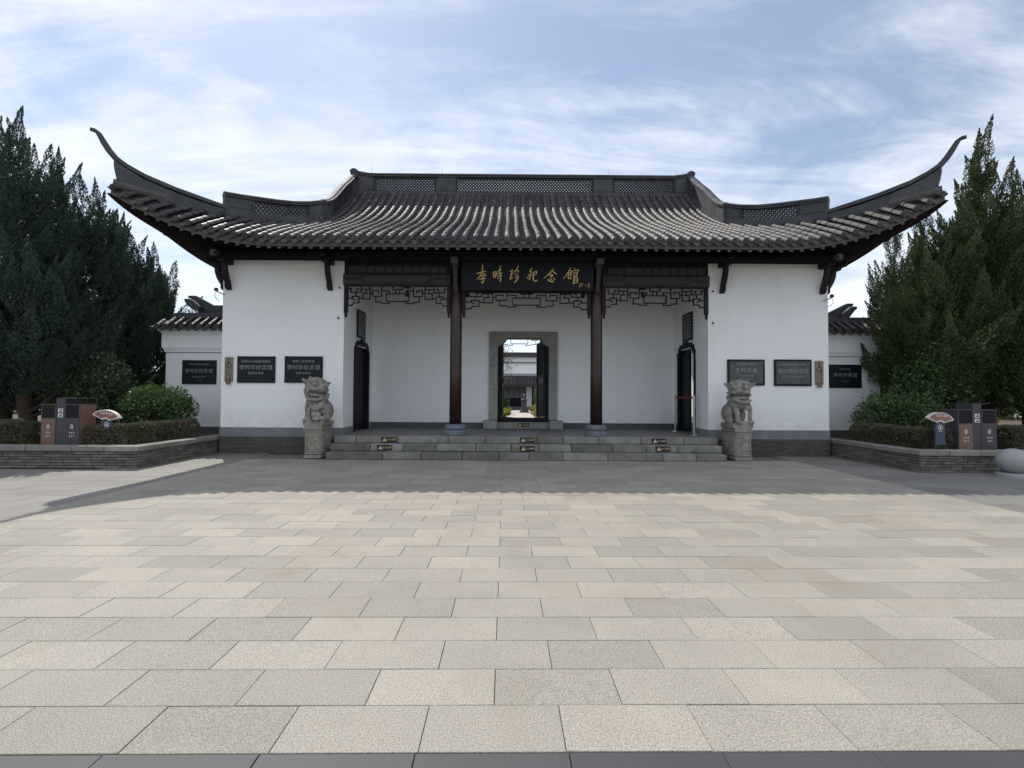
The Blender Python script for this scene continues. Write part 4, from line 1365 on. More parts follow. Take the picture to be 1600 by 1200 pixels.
# ================================================================== BELT BARRIER
o = thing('belt_barrier', 'chrome belt posts with a red belt across the porch side door', 'barrier', (4.0, 13.3, HP))
pts = [pz(1055, 674, HP), pz(1084.5, 679.5, HP)]
for p in pts:
    m_ = MB(); m_.lathe([(.16, 0), (.16, .012), (.06, .03), (.03, .04)], p, 20); m_.lathe([(.028, .04), (.028, .92), (.034, .925), (.034, 1.0), (.02, 1.02)], p, 14)
    m_.build('post', M['steel'], o, smooth=False)
m_ = MB(); a, b = pts[0] + Vector((0, 0, .955)), pts[1] + Vector((0, 0, .955)); m_.bar(a, b, .05, .006, up=Vector(((b - a).y, -(b - a).x, 0))); m_.build('belt', M['belt'], o)

# ================================================================== SECURITY CAMERAS, SMALL FIXTURES
for s, u, v, lab in ((-1, 350, 460, 'small wall camera under the eave brace beside the AAA plaque wall corner'), (1, 1287, 470, 'small wall camera under the eave brace by the slate plaque wall corner')):
    p = px(u, v, YW)
    o = thing('security_camera', lab, 'camera', (p.x, YW, p.z))
    m_ = MB(); m_.tube([(p.x, YW, p.z), (p.x - s * .0, YW - .05, p.z), (p.x + s * .11, YW - .16, p.z + .05)], .016, 8); m_.build('arm', M['camwhite'], o)
    m_ = MB(); m_.tube([(p.x + s * .11, YW - .14, p.z + .06), (p.x + s * .11, YW - .14, p.z + .10), (p.x + s * .11, YW - .14, p.z + .13)], [.045, .05, .03], 12); m_.build('dome', M['black'], o)
    m_ = MB(); m_.tube([(p.x + s * .11, YW - .14, p.z + .04), (p.x + s * .16, YW - .12, p.z - .06), (p.x + s * .13, YW - .06, p.z - .14), (p.x + s * .10, YW - .01, p.z - .16)], .006, 6); m_.build('cable', M['black'], o)
for s, u, v in ((-1, 529, 497), (1, 1113.5, 505), (-1, 531, 450), (1, 1113.5, 455.5)):
    p = px(u, v, YW)
    o = thing('wall_sensor', ('tiny wall sensor ' + ('level with the hanging posts' if v in (497, 505) else 'just under the eave brace') + (', closed door side' if s < 0 else ', roped door side')), 'sensor', (p.x, YW, p.z))
    m_ = MB(); m_.bbox(p.x - .02, p.x + .02, YW - .04, YW - .001, p.z - .018, p.z + .018, .005); m_.build('housing', M['black'], o)
    m_ = MB(); m_.tube([(p.x - .005, YW - .006, p.z + .018), (p.x - .005, YW - .006, p.z + .09)], .004, 5); m_.build('cable', M['camwhite'], o)
for u, v, y, lab in ((730, 460, 12.35, 'small spotlight behind the fretwork near one end of the signboard'), (910, 461, 12.35, 'small spotlight behind the fretwork by the signature end of the signboard'), (637, 459, 12.3, 'small spotlight in the bay beside the closed side door'), (1004, 461, 12.3, 'small spotlight in the bay beside the roped side door')):
    p = px(u, v, y)
    o = thing('spotlight', lab, 'lamp', (p.x, y, p.z))
    m_ = MB(); m_.tube([(p.x, y, p.z), (p.x, y - .1, p.z - .05)], [.05, .055], 12); m_.build('head', M['black'], o)
    m_ = MB(); m_.tube([(p.x, y, p.z), (p.x, y + .02, p.z + .14)], .012, 6); m_.box(p.x - .08, p.x + .08, y - .02, y + .05, p.z + .14, p.z + .17); m_.build('mount', M['black'], o)

# ================================================================== SIDE WALLS
YS = 13.5
def side_wall(s, label, text, tl):
    o = thing('side_wall', label, 'wall', (s * 8.7, YS, 0))
    xi, xo = s * 7.55, s * 9.95
    def zz_(v): return 1.436 + (617 - v) * YS / FPX
    m_ = MB(); m_.box(xi, xo, YS, YS + .4, .55, zz_(552)); m_.box(xi, xo + s * .1, YS - .05, YS + .45, zz_(542), zz_(524))
    m_.box(s * 9.55, xo, YS + .4, 24, .55, zz_(552)); m_.box(s * 9.5, xo + s * .1, YS + .45, 24, zz_(542), zz_(524))
    m_.build('white_wall', M['white_wall'], o)
    m_ = MB()
    for k, (va, vb, e) in enumerate(((551, 548, .03), (548, 545, .05), (545, 542, .075), (524, 521, .08), (521, 518.5, .11), (518.5, 514, .15))):
        m_.box(xi, xo + s * e, YS - e, YS + .4 + e, zz_(va), zz_(vb))
        m_.box(s * (9.55 - e), xo + s * e, YS + .4 + e, 24, zz_(va), zz_(vb))
    m_.build('moulding', M['white_wall'], o)
    m_ = MB(); m_.box(xi, xo + s * .015, YS - .015, YS + .41, -.04, .55); m_.box(s * 9.54, xo + s * .015, YS + .41, 24, -.04, .55); m_.build('grey_base', M['dark_band'], o)
    ze = zz_(514)
    m_ = MB()
    ye, yr, zr = YS - .28, YS + .2, ze + .34
    m_.add([(xi, ye, ze + .01), (xo + s * .28, ye, ze + .01), (xo - s * .15, yr, zr), (xi, yr, zr), (xi, YS + .68, ze + .01), (xo + s * .28, YS + .68, ze + .01)], [(0, 1, 2, 3), (3, 2, 5, 4), (1, 5, 2), (0, 3, 4), (0, 4, 5, 1)])
    cop = m_.build('coping', M['pan'], o)
    k = 0
    while True:
        x = xi + s * (.12 + k * .232)
        if abs(x) > abs(xo) + .16: break
        m_ = MB(); fr = []
        kx = min(1.0, max(.25, (abs(xo) + .28 - abs(x)) / .42))
        for e in (0, .33, .34, .66, .67, 1):
            rr = .066 if e in (0, .34, .67) else .058
            y = ye - .04 + (yr - ye + .04) * e * kx; z = ze + .02 + (zr - ze) * e * kx
            fr.append([(x + math.cos(a) * rr, y - .5 * math.sin(a) * rr, z + .85 * math.sin(a) * rr) for a in half_ang])
        m_.sweep(fr, closed=False); m_.build('tile_row', M['tile'], cop, fixn=False)
        oo = link('eave_tile', disc_me, cop, loc=(x, ye - .042, ze + .03))
        oo = link('drip_tile', drip_me, cop, loc=(x + s * .116, ye - .02, ze + .005))
        k += 1
    m_ = MB(); m_.box(xi, xo - s * .1, yr - .1, yr + .1, zr - .03, zr + .06); m_.box(xi, xo - s * .12, yr - .07, yr + .07, zr + .06, zr + .12); m_.build('coping_ridge', M['ridge'], cop)
    m_ = MB(); m_.box(s * 9.6, s * 9.9, YS + .4, 24, ze, ze + .3); m_.build('coping_return', M['tile'], cop)
    # upswept ridge ends of the hall's side roof tail over the coping
    if s < 0:
        hn = [(YS + .62, 230, [(705, 240), (830, 240), (1120, 400), (1270, 400), (1270, 560), (860, 560), (880, 420), (760, 300), (705, 275)]),
              (YS + .34, 230, [(640, 292), (725, 292), (765, 310), (885, 412), (885, 480), (790, 480), (690, 400), (645, 330)])]
    else:
        hn = [(YS + .62, 1250, [(420, 545), (760, 370), (855, 370), (855, 405), (800, 440), (700, 540), (690, 640), (420, 640)]),
              (YS + .34, 1250, [(685, 555), (830, 420), (920, 420), (920, 455), (880, 490), (795, 600), (720, 620)])]
    for yy, u0, poly in hn:
        pp = [px(u0 + a / 10.62, 440 + b / 10.62, yy) for a, b in poly]
        m_ = MB(); m_.prism([(q.x, q.z) for q in pp], lambda a, b, d: (a, d, b), yy - .07, yy + .07); m_.build('upswept_ridge_end', M['ridge'], cop)
    pl_ = plaque(*tl, YS - .001, text[0], text[1])
    return o


side_wall(-1, 'white side wall with tiled coping beside the round sunlit bush', ('black stone plaque on the low side wall beside the round sunlit bush', [('全国中医药文化宣传教育基地', 0, .82, .065, 1.0), ('李时珍纪念馆', 0, .54, .185, 1.1), ('国家中医药管理局', 0, .30, .07, 1.1), ('二〇一〇年', 0, .15, .05, 1.0)]), (285, 339, 563, 600))
side_wall(1, 'white side wall with tiled coping beside the tall yellowish shrub', ('black stone plaque on the low side wall next to the tall leafy shrub', [('国家AAA级景区', 0, .80, .07, 1.0), ('李时珍陵园', 0, .54, .185, 1.25), ('一九八二年', 0, .28, .07, 1.0)]), (1294, 1345, 570, 606))

# ================================================================== PLANTERS
def brick_run(p, q, z0, courses, ch, o, nrm):
    d = Vector(q) - Vector(p); ln = d.length; d.normalize()
    ang = math.atan2(d.y, d.x); rot = Matrix.Rotation(ang, 4, 'Z')
    for c in range(courses):
        x = -random.uniform(0, .2)
        while x < ln:
            bl = random.choice((.22, .24, .26, .3, .34, .19))
            a, b = max(x, 0), min(x + bl, ln)
            if b - a > .03:
                m_ = MB(); j = random.uniform(-.006, .006)
                m_.bbox(-(b - a) / 2 + .004, (b - a) / 2 - .004, -.10 + j * 0, .012 + j, 0, ch - .008, .004)
                mt = Matrix.Translation(Vector(p) + d * ((a + b) / 2) + Vector((0, 0, z0 + c * ch))) @ rot
                if nrm < 0: mt = mt @ Matrix.Diagonal((1, -1, 1, 1))
                m_.v = [tuple(mt @ Vector(v)) for v in m_.v]
                m_.build('brick', M['brick'], o)
            x += bl


def planter(s, label):
    xc, yc = s * 7.61, 9.46
    o = thing('brick_planter', label, 'planter', (xc, yc, 0))
    xe = s * 14.5
    m_ = MB(); m_.box(xc + s * .03, xe, yc + .03, yc + .22, -.04, .335); m_.box(xc + s * .03, xc + s * .22, yc + .22, 13.45, -.04, .335); m_.build('wall_core', M['mortar'], o)
    xb = s * 11.4
    a, b = ((xb, yc, 0), (xc, yc, 0)) if s < 0 else ((xc, yc, 0), (xb, yc, 0))
    brick_run(a, b, .002, 6, .054, o, -1)
    a, b = ((xc, yc, 0), (xc, 12.35, 0)) 
    brick_run(a, b, .002, 6, .054, o, -1 if s < 0 else 1)
    x = xc - s * .04
    while abs(x) < 12:
        l_ = random.uniform(.55, .95)
        x1 = x + s * l_
        m_ = MB(); m_.bbox(min(x, x1) + .004, max(x, x1) - .004, yc - .045 + random.uniform(-.008, .008), yc + .27, .328, .43 + random.uniform(-.006, .004), .012); m_.build('cap_stone', M['cap'], o); x = x1
    y = yc + .275
    while y < 13.3:
        y1 = min(y + random.uniform(.55, .9), 13.4)
        xa, xb_ = xc - s * .045, xc + s * .27
        m_ = MB(); m_.bbox(min(xa, xb_), max(xa, xb_), y + .003, y1 - .003, .328, .43 + random.uniform(-.006, .004), .012); m_.build('cap_stone', M['cap'], o); y = y1
    m_ = MB(); m_.add([(xc + s * .2, yc + .2, .36), (s * 30, yc + .2, .36), (s * 30, 40, .36), (s * 9.5, 40, .36), (s * 9.5, 14.0, .36), (xc + s * .2, 14.0, .36)], [tuple(range(6))])
    m_.build('planting_soil', M['soil'], kind='structure')
    return o


planter(-1, 'low brick planter with stone caps holding the sunlit round bush and bins')
planter(1, 'low brick planter with stone caps behind the stone ball')

# ================================================================== BINS
def bin_(loc, rz, label, first, second, brown):
    o = thing('recycling_bin', label, 'bin', loc, rz)
    def box_(x0, x1, mname, flip):
        c = 'bin_box'
        m_ = MB()
        m_.box(x0 + .002, x1 - .002, .0205, .36, 0, .849); m_.box(x0 + .014, x1 - .014, .014, .0205, 0, .849)
        bo = m_.build('bin_body', M['bin_brown' if flip else 'bin_dark'], o, local=True)
        m_ = MB()
        for a in ((x0, x0 + .0135, 0, .02, 0, .85), (x1 - .0135, x1, 0, .02, 0, .85)): m_.box(*a)
        m_.box(x0 + .0, x1, -.004, .372, .85, .865); m_.box(x0 + .014, x1 - .014, -.001, .014, .56, .58)
        m_.build('frame', M['bin_frame'], bo, local=True)
        m_ = MB(); m_.box(x0 + .016, x1 - .016, .0, .013, 0.0, .56); m_.build('front_panel', M[mname], bo, local=True)
        m_ = MB(); m_.box(x0 + .016, x1 - .016, .004, .0135, .58, .85); m_.build('opening_shade_plate', M['bin_mouth_shade'], bo, local=True)  # solid plate, its black stands in for the shaded hollow of the mouth
        m_ = MB(); cx = (x0 + x1) / 2
        fn = lambda x, z, d: Vector((cx + x, .0005 - .003 * d, z))
        strokes(m_, [[(-.035, .40), (0, .46)], [(0, .46), (.035, .40)], [(.035, .40), (-.035, .40)]], fn, .012)
        m_.box(cx - .03, cx + .03, -.0025, .0005, .365, .378)
        rnd = random.Random(3)
        for r in range(2):
            for c_ in range(3):
                xx = cx - .055 + c_ * .045; zz2 = .27 - r * .07
                for _ in range(3):
                    a = rnd.uniform(0, .014); b = rnd.uniform(0, .02); m_.box(xx + a, xx + a + .016, -.0025, .0005, zz2 + b, zz2 + b + .007)
                    m_.box(xx + a, xx + a + .006, -.0028, .0006, zz2 + b, zz2 + b + .022)
        m_.build('white_print', M['print'], bo, local=True)
    box_(-.43, -.10, first, brown); box_(.10, .43, second, brown)
    m_ = MB(); m_.box(-.098, .098, .008, .36, 0, .98); m_.build('centre_post', M['bin_dark'], o, local=True)
    m_ = MB(); m_.box(-.10, .32 if first == 'bin_brown' else .10, .02, .36, .98, .995); m_.box(-.34 if first != 'bin_brown' else -.1, .1, .02, .3, .985, 1.0); m_.build('ashtray_lid', M['bin_dark'], o, local=True)
    m_ = MB()
    for z in (.60, .70):
        m_.box(-.055, .055, .004, .0078, z, z + .075)
    m_.build('notice_label', M['print'], o, local=True)
    m_ = MB()
    for z in (.615, .715): m_.box(-.03, .035, .002, .0039, z, z + .022); m_.box(-.01, .04, .002, .0039, z + .03, z + .045)
    m_.build('notice_symbol', M['bin_dark'], o, local=True)
    return o


b1 = px(97, 692, 9.98)
bin_((b1.x, 9.92, .36), R(-6), 'twin recycling bin with brown sides beside the bush, half screened by the hedge', 'bin_brown', 'bin_dark', True)
b2 = px(1528, 690, 9.92)
bin_((b2.x, 9.92, .36), R(5), 'twin recycling bin with dark sides behind the stone ball', 'bin_brown', 'bin_dark', False)

# fan shaped signs
def fan_sign(u, v, Y, rz, tilt, label):
    p = px(u, v, Y)
    o = thing('fan_sign', label, 'sign', (p.x, Y, .36), rz)
    H = p.z - .36
    def fan(r0, r1, half, cz):
        n = 12
        out = [(r1 * math.sin(-half + 2 * half * k / n), cz + r1 * math.cos(-half + 2 * half * k / n) * .66) for k in range(n + 1)]
        inn = [(r0 * math.sin(half - 2 * half * k / 6), cz + r0 * math.cos(half - 2 * half * k / 6) * .66) for k in range(7)]
        return out + inn
    tl = Matrix.Rotation(tilt, 3, 'Y')
    def F(a, b, d): 
        q = tl @ Vector((a, 0, b)); return Vector((q.x, d, q.z + H))
    m_ = MB(); m_.prism(fan(.08, .36, R(64), -.15), F, -.03, .03); m_.build('fan_board', M['fan_white'], o, local=True)
    m_ = MB(); m_.prism(fan(.115, .32, R(59), -.142), F, -.034, -.0302); m_.build('fan_face', M['fan_red'], o, local=True)
    m_ = MB(); rnd = random.Random(2)
    for k in range(5):
        a = -.13 + k * .062
        for _ in range(3):
            b_ = rnd.uniform(-.02, .015)
            m_.prism([(a, .02 + b_), (a + .042, .022 + b_), (a + .042, .03 + b_), (a, .028 + b_)], F, -.0365, -.0342)
        m_.prism([(a + .016, -.012), (a + .024, -.012), (a + .024, .045), (a + .016, .045)], F, -.0372, -.0343)
    m_.build('lettering', M['print'], o, local=True)
    m_ = MB(); m_.box(-.115, .115, -.012, .012, .16, H - .10); m_.build('post_panel', M['blue'], o, local=True)
    for sx_ in (-1, 1):
        m_ = MB(); m_.box(sx_ * .115, sx_ * .10, -.012, .012, 0, .16); m_.build('leg', M['blue'], o, local=True)
    m_ = MB(); fn = lambda x, z, d: Vector((x, -.0125 - .003 * d, H - .22 + z))
    strokes(m_, [[(.05 * math.cos(k * .5236), .05 * math.sin(k * .5236)) for k in range(13)]], fn, .01)
    strokes(m_, [[(0, -.02), (0, .025)], [(-.015, -.015), (-.012, .015)], [(.014, -.015), (.012, .018)], [(-.02, -.02), (.02, -.02)]], fn, .01)
    m_.box(-.05, .05, -.0145, -.012, H - .30, H - .293)
    m_.build('white_print', M['print'], o, local=True)


fan_sign(168, 647, 10.0, R(-8), R(6), 'red fan shaped sign half hidden behind the sunlit hedge')
fan_sign(1468, 651, 9.75, R(10), R(4), 'red fan shaped sign on a blue post beside the dark sided bin')

# ================================================================== STONE BALL AND BOULDER
p = pz(1578, 742, 0)
o = thing('stone_ball', 'pale granite ball bollard on a round base in front of the planter', 'bollard', (p.x - .17, 9.0, 0))
m_ = MB(); m_.lathe([(.25, 0), (.25, .05), (.235, .065), (.19, .075)], (0, 0, 0), 32); m_.build('base', M['ball'], o, local=True)
m_ = MB(); m_.lathe([(max(.001, .248 * math.sin(math.pi * k / 20)), .295 - .23 * math.cos(math.pi * k / 20)) for k in range(1, 21)], (0, 0, 0), 36); m_.build('ball', M['ball'], o, smooth=True, local=True)


def boulder(loc, sz, seed, label, name='boulder'):
    b = bmesh.new(); rnd = random.Random(seed)
    bmesh.ops.create_icosphere(b, subdivisions=3, radius=1)
    ph = [Vector((rnd.gauss(0, 1), rnd.gauss(0, 1), rnd.gauss(0, 1))).normalized() for _ in range(14)]
    for v in b.verts:
        k = 1.0
        for q in ph:
            d = v.co.normalized().dot(q)
            if d > .72: k = min(k, .74 / d + rnd.uniform(-.01, .01))
        v.co = v.co * k
        v.co = Vector((v.co.x * sz[0], v.co.y * sz[1], v.co.z * sz[2] + sz[2] * .6))
    me = bpy.data.meshes.new(name); b.to_mesh(me); b.free(); me.materials.append(M['rock'])
    return link(name, me, loc=loc, label=label, cat='rock')


p = px(28, 652, 11.2); boulder((p.x, 11.2, .33), (.34, .3, .38), 4, 'rough tan boulder behind the low hedge and the brown bins')

# ================================================================== FOLIAGE
def leaves_mesh(name, C, D, size, wr, m, rs, jitter=.35, parent=None, **tags):
    n = len(C)
    D = D / np.linalg.norm(D, axis=1, keepdims=True)
    rv = rs.normal(size=(n, 3))
    S = np.cross(D, rv); S /= np.maximum(np.linalg.norm(S, axis=1, keepdims=True), 1e-6)
    sz = size[:, None]
    v = np.empty((n, 4, 3))
    v[:, 0] = C - D * sz * .5
    v[:, 1] = C + S * sz * wr * .5
    v[:, 2] = C + D * sz * .5
    v[:, 3] = C - S * sz * wr * .5
    me = bpy.data.meshes.new(name)
    me.vertices.add(n * 4); me.vertices.foreach_set('co', v.reshape(-1))
    me.loops.add(n * 4); me.loops.foreach_set('vertex_index', np.arange(n * 4, dtype=np.int32))
    me.polygons.add(n); me.polygons.foreach_set('loop_start', np.arange(0, n * 4, 4, dtype=np.int32)); me.polygons.foreach_set('loop_total', np.full(n, 4, dtype=np.int32))
    me.materials.append(m); me.update(calc_edges=True); me.validate()
    return link(name, me, parent, True, **tags)


def juniper(loc, H, Rc, seed, label, m='juniper', nfl=90, per=600, z0=.7, spires=(), trunk=True, leafs=.066, flen=(1.0, 1.9)):
    """Chinese juniper: flame-like pointed tufts over a cone; spires: extra (dx, dy, top) pointed leaders"""
    rs = np.random.RandomState(seed)
    o = thing('juniper_tree', label, 'tree', loc)
    Cs, Ds, Ss = [], [], []
    def flame(P, A, ln, r, n, tw):
        A = A / np.linalg.norm(A)
        t = rs.beta(1.15, 1.25, n)
        prof_ = np.minimum(1, t / .22) ** .6 * (1 - t) ** .85 * 1.15      # quick swelling, long pointed tip
        a = rs.uniform(0, 2 * np.pi, n)
        h = np.array([1, 0, 0]) if abs(A[0]) < .8 else np.array([0, 1, 0])
        U = np.cross(A, h); U /= np.linalg.norm(U); V = np.cross(A, U)
        rad = np.cos(a)[:, None] * U + np.sin(a)[:, None] * V
        rr = r * prof_ * (.35 + .65 * rs.uniform(0, 1, n) ** .5) * (1 + .30 * np.sin(a * 2 + t * 14 + tw))
        bend = (t ** 2)[:, None] * np.array([math.cos(tw), math.sin(tw), 0]) * ln * .16
        C = P + A * (ln * t)[:, None] + rad * rr[:, None] + bend
        D = A * 1.1 + rad * .5 + rs.normal(size=(n, 3)) * .25
        Cs.append(C); Ds.append(D); Ss.append(rs.uniform(.7, 1.3, n) * leafs * (1 - .3 * t))
    for k in range(nfl):
        f = (k + rs.uniform()) / nfl
        z = z0 + (H - z0) * (f ** 1.2) * .86
        q = (z - z0) / (H - z0)
        rc = Rc * min(1, .6 + q * 2.2) * (1 - q ** 1.6) ** .75 + .10
        a = k * 2.39996 + rs.uniform(-.5, .5)
        rad = rc * math.sqrt(rs.uniform(.2, 1.0)) * .85
        P = np.array([math.cos(a) * rad, math.sin(a) * rad, z - .45])
        lean = .42 * (1 - q * .8)
        A = np.array([math.cos(a) * lean, math.sin(a) * lean, 1.0]) + rs.normal(size=3) * .13
        ln = rs.uniform(*flen) * (1.15 - .2 * q)
        flame(P, A, ln, ln * rs.uniform(.15, .21), int(per * ln * 1.25), rs.uniform(0, 6.28))
        if k % 2 == 0:      # small side tongues
            P2 = P + A / np.linalg.norm(A) * ln * rs.uniform(.2, .5) + np.array([math.cos(a + 1), math.sin(a + 1), 0]) * ln * .12
            A2 = A + np.array([math.cos(a + rs.uniform(-1.5, 1.5)), math.sin(a + rs.uniform(-1.5, 1.5)), 0]) * .45
            flame(P2, A2, ln * .5, ln * .11, int(per * ln * .3), rs.uniform(0, 6.28))
    for dx_, dy_, tp in spires:
        tw = rs.uniform(0, 6.28)
        flame(np.array([dx_, dy_, tp - 1.9]), np.array([rs.uniform(-.05, .05), 0, 1.0]), 1.9, .27, int(per * 3.2), tw)
        flame(np.array([dx_ * .92, dy_ * .92, tp - 3.1]), np.array([.04, 0, 1.0]), 2.3, .42, int(per * 4.2), rs.uniform(0, 6.28))
        for q in range(7):
            a = rs.uniform(0, 6.28); zq = rs.uniform(.5, 2.4)
            flame(np.array([dx_ + math.cos(a) * .08 * zq, dy_ + math.sin(a) * .08 * zq, tp - zq - .5]), np.array([math.cos(a) * .22, math.sin(a) * .22, 1.0]), .85, .12, int(per * .7), rs.uniform(0, 6.28))
    leaves_mesh('crown', np.vstack(Cs), np.vstack(Ds), np.concatenate(Ss), .44, M[m], rs, parent=o)
    tr = MB(); n = 8
    zs = np.linspace(0, H * .86, n)
    pts = [(rs.uniform(-.12, .12) * min(1, k), rs.uniform(-.12, .12) * min(1, k), z) for k, z in enumerate(zs)]
    tr.tube(pts, [max(.02, .17 * (1 - k / n) ** .8 + .015) for k in range(n)], 9)
    for k in range(16):
        zq = rs.uniform(.5, H * .7); a = k * 2.4
        base = Vector((0, 0, zq)); rl_ = Rc * (1 - zq / H) * .8 + .2
        tr.tube([base, base + Vector((math.cos(a) * rl_ * .5, math.sin(a) * rl_ * .5, .35)), base + Vector((math.cos(a) * rl_, math.sin(a) * rl_, .95))], [.06, .04, .015], 6)
    tr.build('trunk', M['bark'], o, local=True, smooth=True)
    return o


def bush(loc, r, seed, label, m='laurel', n=7000, leaf=.085, name='leafy_bush', lumps=9, cat='bush'):
    rs = np.random.RandomState(seed)
    o = thing(name, label, cat, loc)
    Cs, Ds = [], []
    cen = [(0, 0, r[2], 1.0)]
    for k in range(lumps):
        a = k * 2.4 + rs.uniform(-.4, .4); e = rs.uniform(-.35, .75)
        cen.append((math.cos(a) * r[0] * .5 * math.cos(e), math.sin(a) * r[1] * .5 * math.cos(e), r[2] + math.sin(e) * r[2] * .55, rs.uniform(.45, .62)))
    per = n // len(cen)
    for cx, cy, cz, k in cen:
        d = rs.normal(size=(per, 3)); d /= np.linalg.norm(d, axis=1, keepdims=True)
        q = rs.uniform(.45, 1.05, per) ** .6
        C = np.array([cx, cy, cz]) + d * q[:, None] * np.array(r) * k
        C[:, 2] = np.maximum(C[:, 2], .04)
        Cs.append(C); Ds.append(d * .7 + np.array([0, 0, .25]) + rs.normal(size=(per, 3)) * .55)
    C = np.vstack(Cs); D = np.vstack(Ds)
    leaves_mesh('foliage', C, D, rs.uniform(.65, 1.25, len(C)) * leaf, .52, M[m], rs, parent=o)
    st = MB()
    for k in range(9):
        a = k * .7
        st.tube([(math.cos(a) * .06, math.sin(a) * .06, -.02), (math.cos(a) * r[0] * .3, math.sin(a) * r[1] * .3, r[2] * .8), (math.cos(a) * r[0] * .6, math.sin(a) * r[1] * .6, r[2] * 1.45)], [.025, .018, .006], 6)
    st.build('stems', M['bark'], o, local=True)
    return o


def hedge(boxes, seed, label, dens=5200):
    """clipped hedge made of one or more overlapping boxes (x0, x1, y0, y1, z0, z1)"""
    rs = np.random.RandomState(seed)
    bx0 = boxes[0]
    org = np.array([(bx0[0] + bx0[1]) / 2, (bx0[2] + bx0[3]) / 2, bx0[4]])
    o = thing('clipped_hedge', label, 'hedge', tuple(org))
    Cs, Ds = [], []
    st = MB()
    for x0, x1, y0, y1, z0, z1 in boxes:
        x0, x1 = min(x0, x1), max(x0, x1)
        hx, hy, hz = (x1 - x0) / 2, (y1 - y0) / 2, z1 - z0
        area = 4 * hx * hy + 2 * (2 * hx + 2 * hy) * hz
        n = int(area * dens)
        pr = np.array([2 * hy * hz, 2 * hx * hz, 4 * hx * hy * .8]); pr /= pr.sum()
        d = rs.uniform(-1, 1, (n, 3))
        ax = rs.choice(3, n, p=pr); sg = rs.choice([-1, 1], n)
        k = 1 - rs.exponential(.07, n)
        for i in range(3):
            mk = ax == i
            d[mk, i] = sg[mk] * k[mk]
        mk = ax == 2
        d[mk, 2] = np.abs(d[mk, 2])
        d = np.clip(d, -1.02, 1.02)
        ln = (np.abs(d) ** 8).sum(1) ** (1 / 8)
        d = d / np.maximum(ln, 1)[:, None]
        wx = (x0 + hx) + d[:, 0] * hx; wy = (y0 + hy) + d[:, 1] * hy
        wob = .035 * np.sin(wx * 4.1 + seed) + .03 * np.sin(wy * 5 + wx * 2.3) + .02 * np.sin(wx * 11 + d[:, 2] * 5)
        C = np.c_[wx + wob * d[:, 0], wy + wob * d[:, 1], z0 + (d[:, 2] * .5 + .5) * hz * (1 + wob)] - org
        C[:, 2] = np.maximum(C[:, 2], .02)
        Cs.append(C); Ds.append(d * .6 + rs.normal(size=(n, 3)) * .6 + np.array([0, 0, .35]))
        for q in range(int((x1 - x0) * (y1 - y0) / .035)):
            xx, yy = rs.uniform(x0 + .05, x1 - .05) - org[0], rs.uniform(y0 + .05, y1 - .05) - org[1]
            st.tube([(xx, yy, -.02), (xx + rs.uniform(-.05, .05), yy, hz * .5), (xx + rs.uniform(-.1, .1), yy + rs.uniform(-.1, .1), hz * .95)], [.014, .01, .003], 5)
    C = np.vstack(Cs); D = np.vstack(Ds)
    leaves_mesh('foliage', C, D, rs.uniform(.6, 1.4, len(C)) * .040, .5, M['hedge'], rs, parent=o)
    st.build('twigs', M['bark'], o, local=True)
    return o


def at(u, Y): return px(u, 600, Y).x


# trees, near to far
juniper((at(2, 12.3), 12.3, .33), 7.6, 1.75, 11, 'tallest juniper of the row beside the brown sided bins, behind the boulder', nfl=125, z0=1.1, spires=[(.12, 0, 8.65), (-.7, .2, 7.6), (.55, .2, 7.0), (1.15, .3, 6.3)], per=620)
juniper((at(116, 13.6), 13.6, .33), 6.3, 1.9, 12, 'broad juniper with several pointed leaders behind the tall dark shrub', nfl=130, z0=1.0, spires=[(-.75, .1, 8.05), (-.30, 0, 7.75), (.12, .2, 7.3), (.50, 0, 7.1), (.85, .2, 6.5), (1.15, 0, 6.2)], per=600)
juniper((at(210, 14.9), 14.9, .33), 5.4, 1.6, 13, 'lower rounded juniper close to the coping of the side wall by the sunlit bush', nfl=115, z0=.5, spires=[(-.5, 0, 6.5), (0, .1, 6.2), (.45, 0, 5.7), (.95, 0, 5.0)], per=600)
juniper((at(45, 11.6), 11.6, .33), 4.4, 1.6, 14, 'spreading juniper bough mass hanging over the boulder', nfl=85, z0=1.5, per=600, flen=(.8, 1.5))
juniper((at(1545, 12.6), 12.6, .33), 6.2, 1.5, 21, 'tall pointed juniper with one dominant leader behind the dark sided bin', 'juniper2', nfl=115, z0=1.2, spires=[(-.12, 0, 8.5), (-.12, .1, 7.7), (-.50, 0, 7.05), (.55, .1, 7.6), (-.85, 0, 6.5)], per=620)
juniper((at(1452, 12.9), 12.9, .33), 4.9, 1.5, 22, 'shorter leaning juniper just beyond the eave tip, over the tall leafy shrub', 'juniper2', nfl=115, z0=1.3, spires=[(-.15, 0, 6.45), (.20, .1, 6.7), (.65, 0, 6.3), (-.7, 0, 5.3)], per=600)
juniper((at(1612, 12.2), 12.2, .33), 6.0, 1.5, 23, 'juniper at the outer end of the row behind the stone ball', 'juniper2', nfl=105, z0=1.0, spires=[(-.30, 0, 7.1), (.4, .2, 6.8)], per=600)
juniper((at(1402, 16.5), 16.5, .33), 4.6, .9, 24, 'slender bluish juniper rising behind the coping of the far side wall', 'juniper', nfl=50, z0=.5, spires=[(-.62, 0, 5.6), (-.1, .1, 5.3)], per=560, flen=(.8, 1.5))
juniper((at(1397, 21.5), 21.5, .33), 8.6, .8, 25, 'distant pointed juniper tip showing above the hip ridge', 'juniper', nfl=40, z0=1, spires=[(0, 0, 10.45)], per=420)

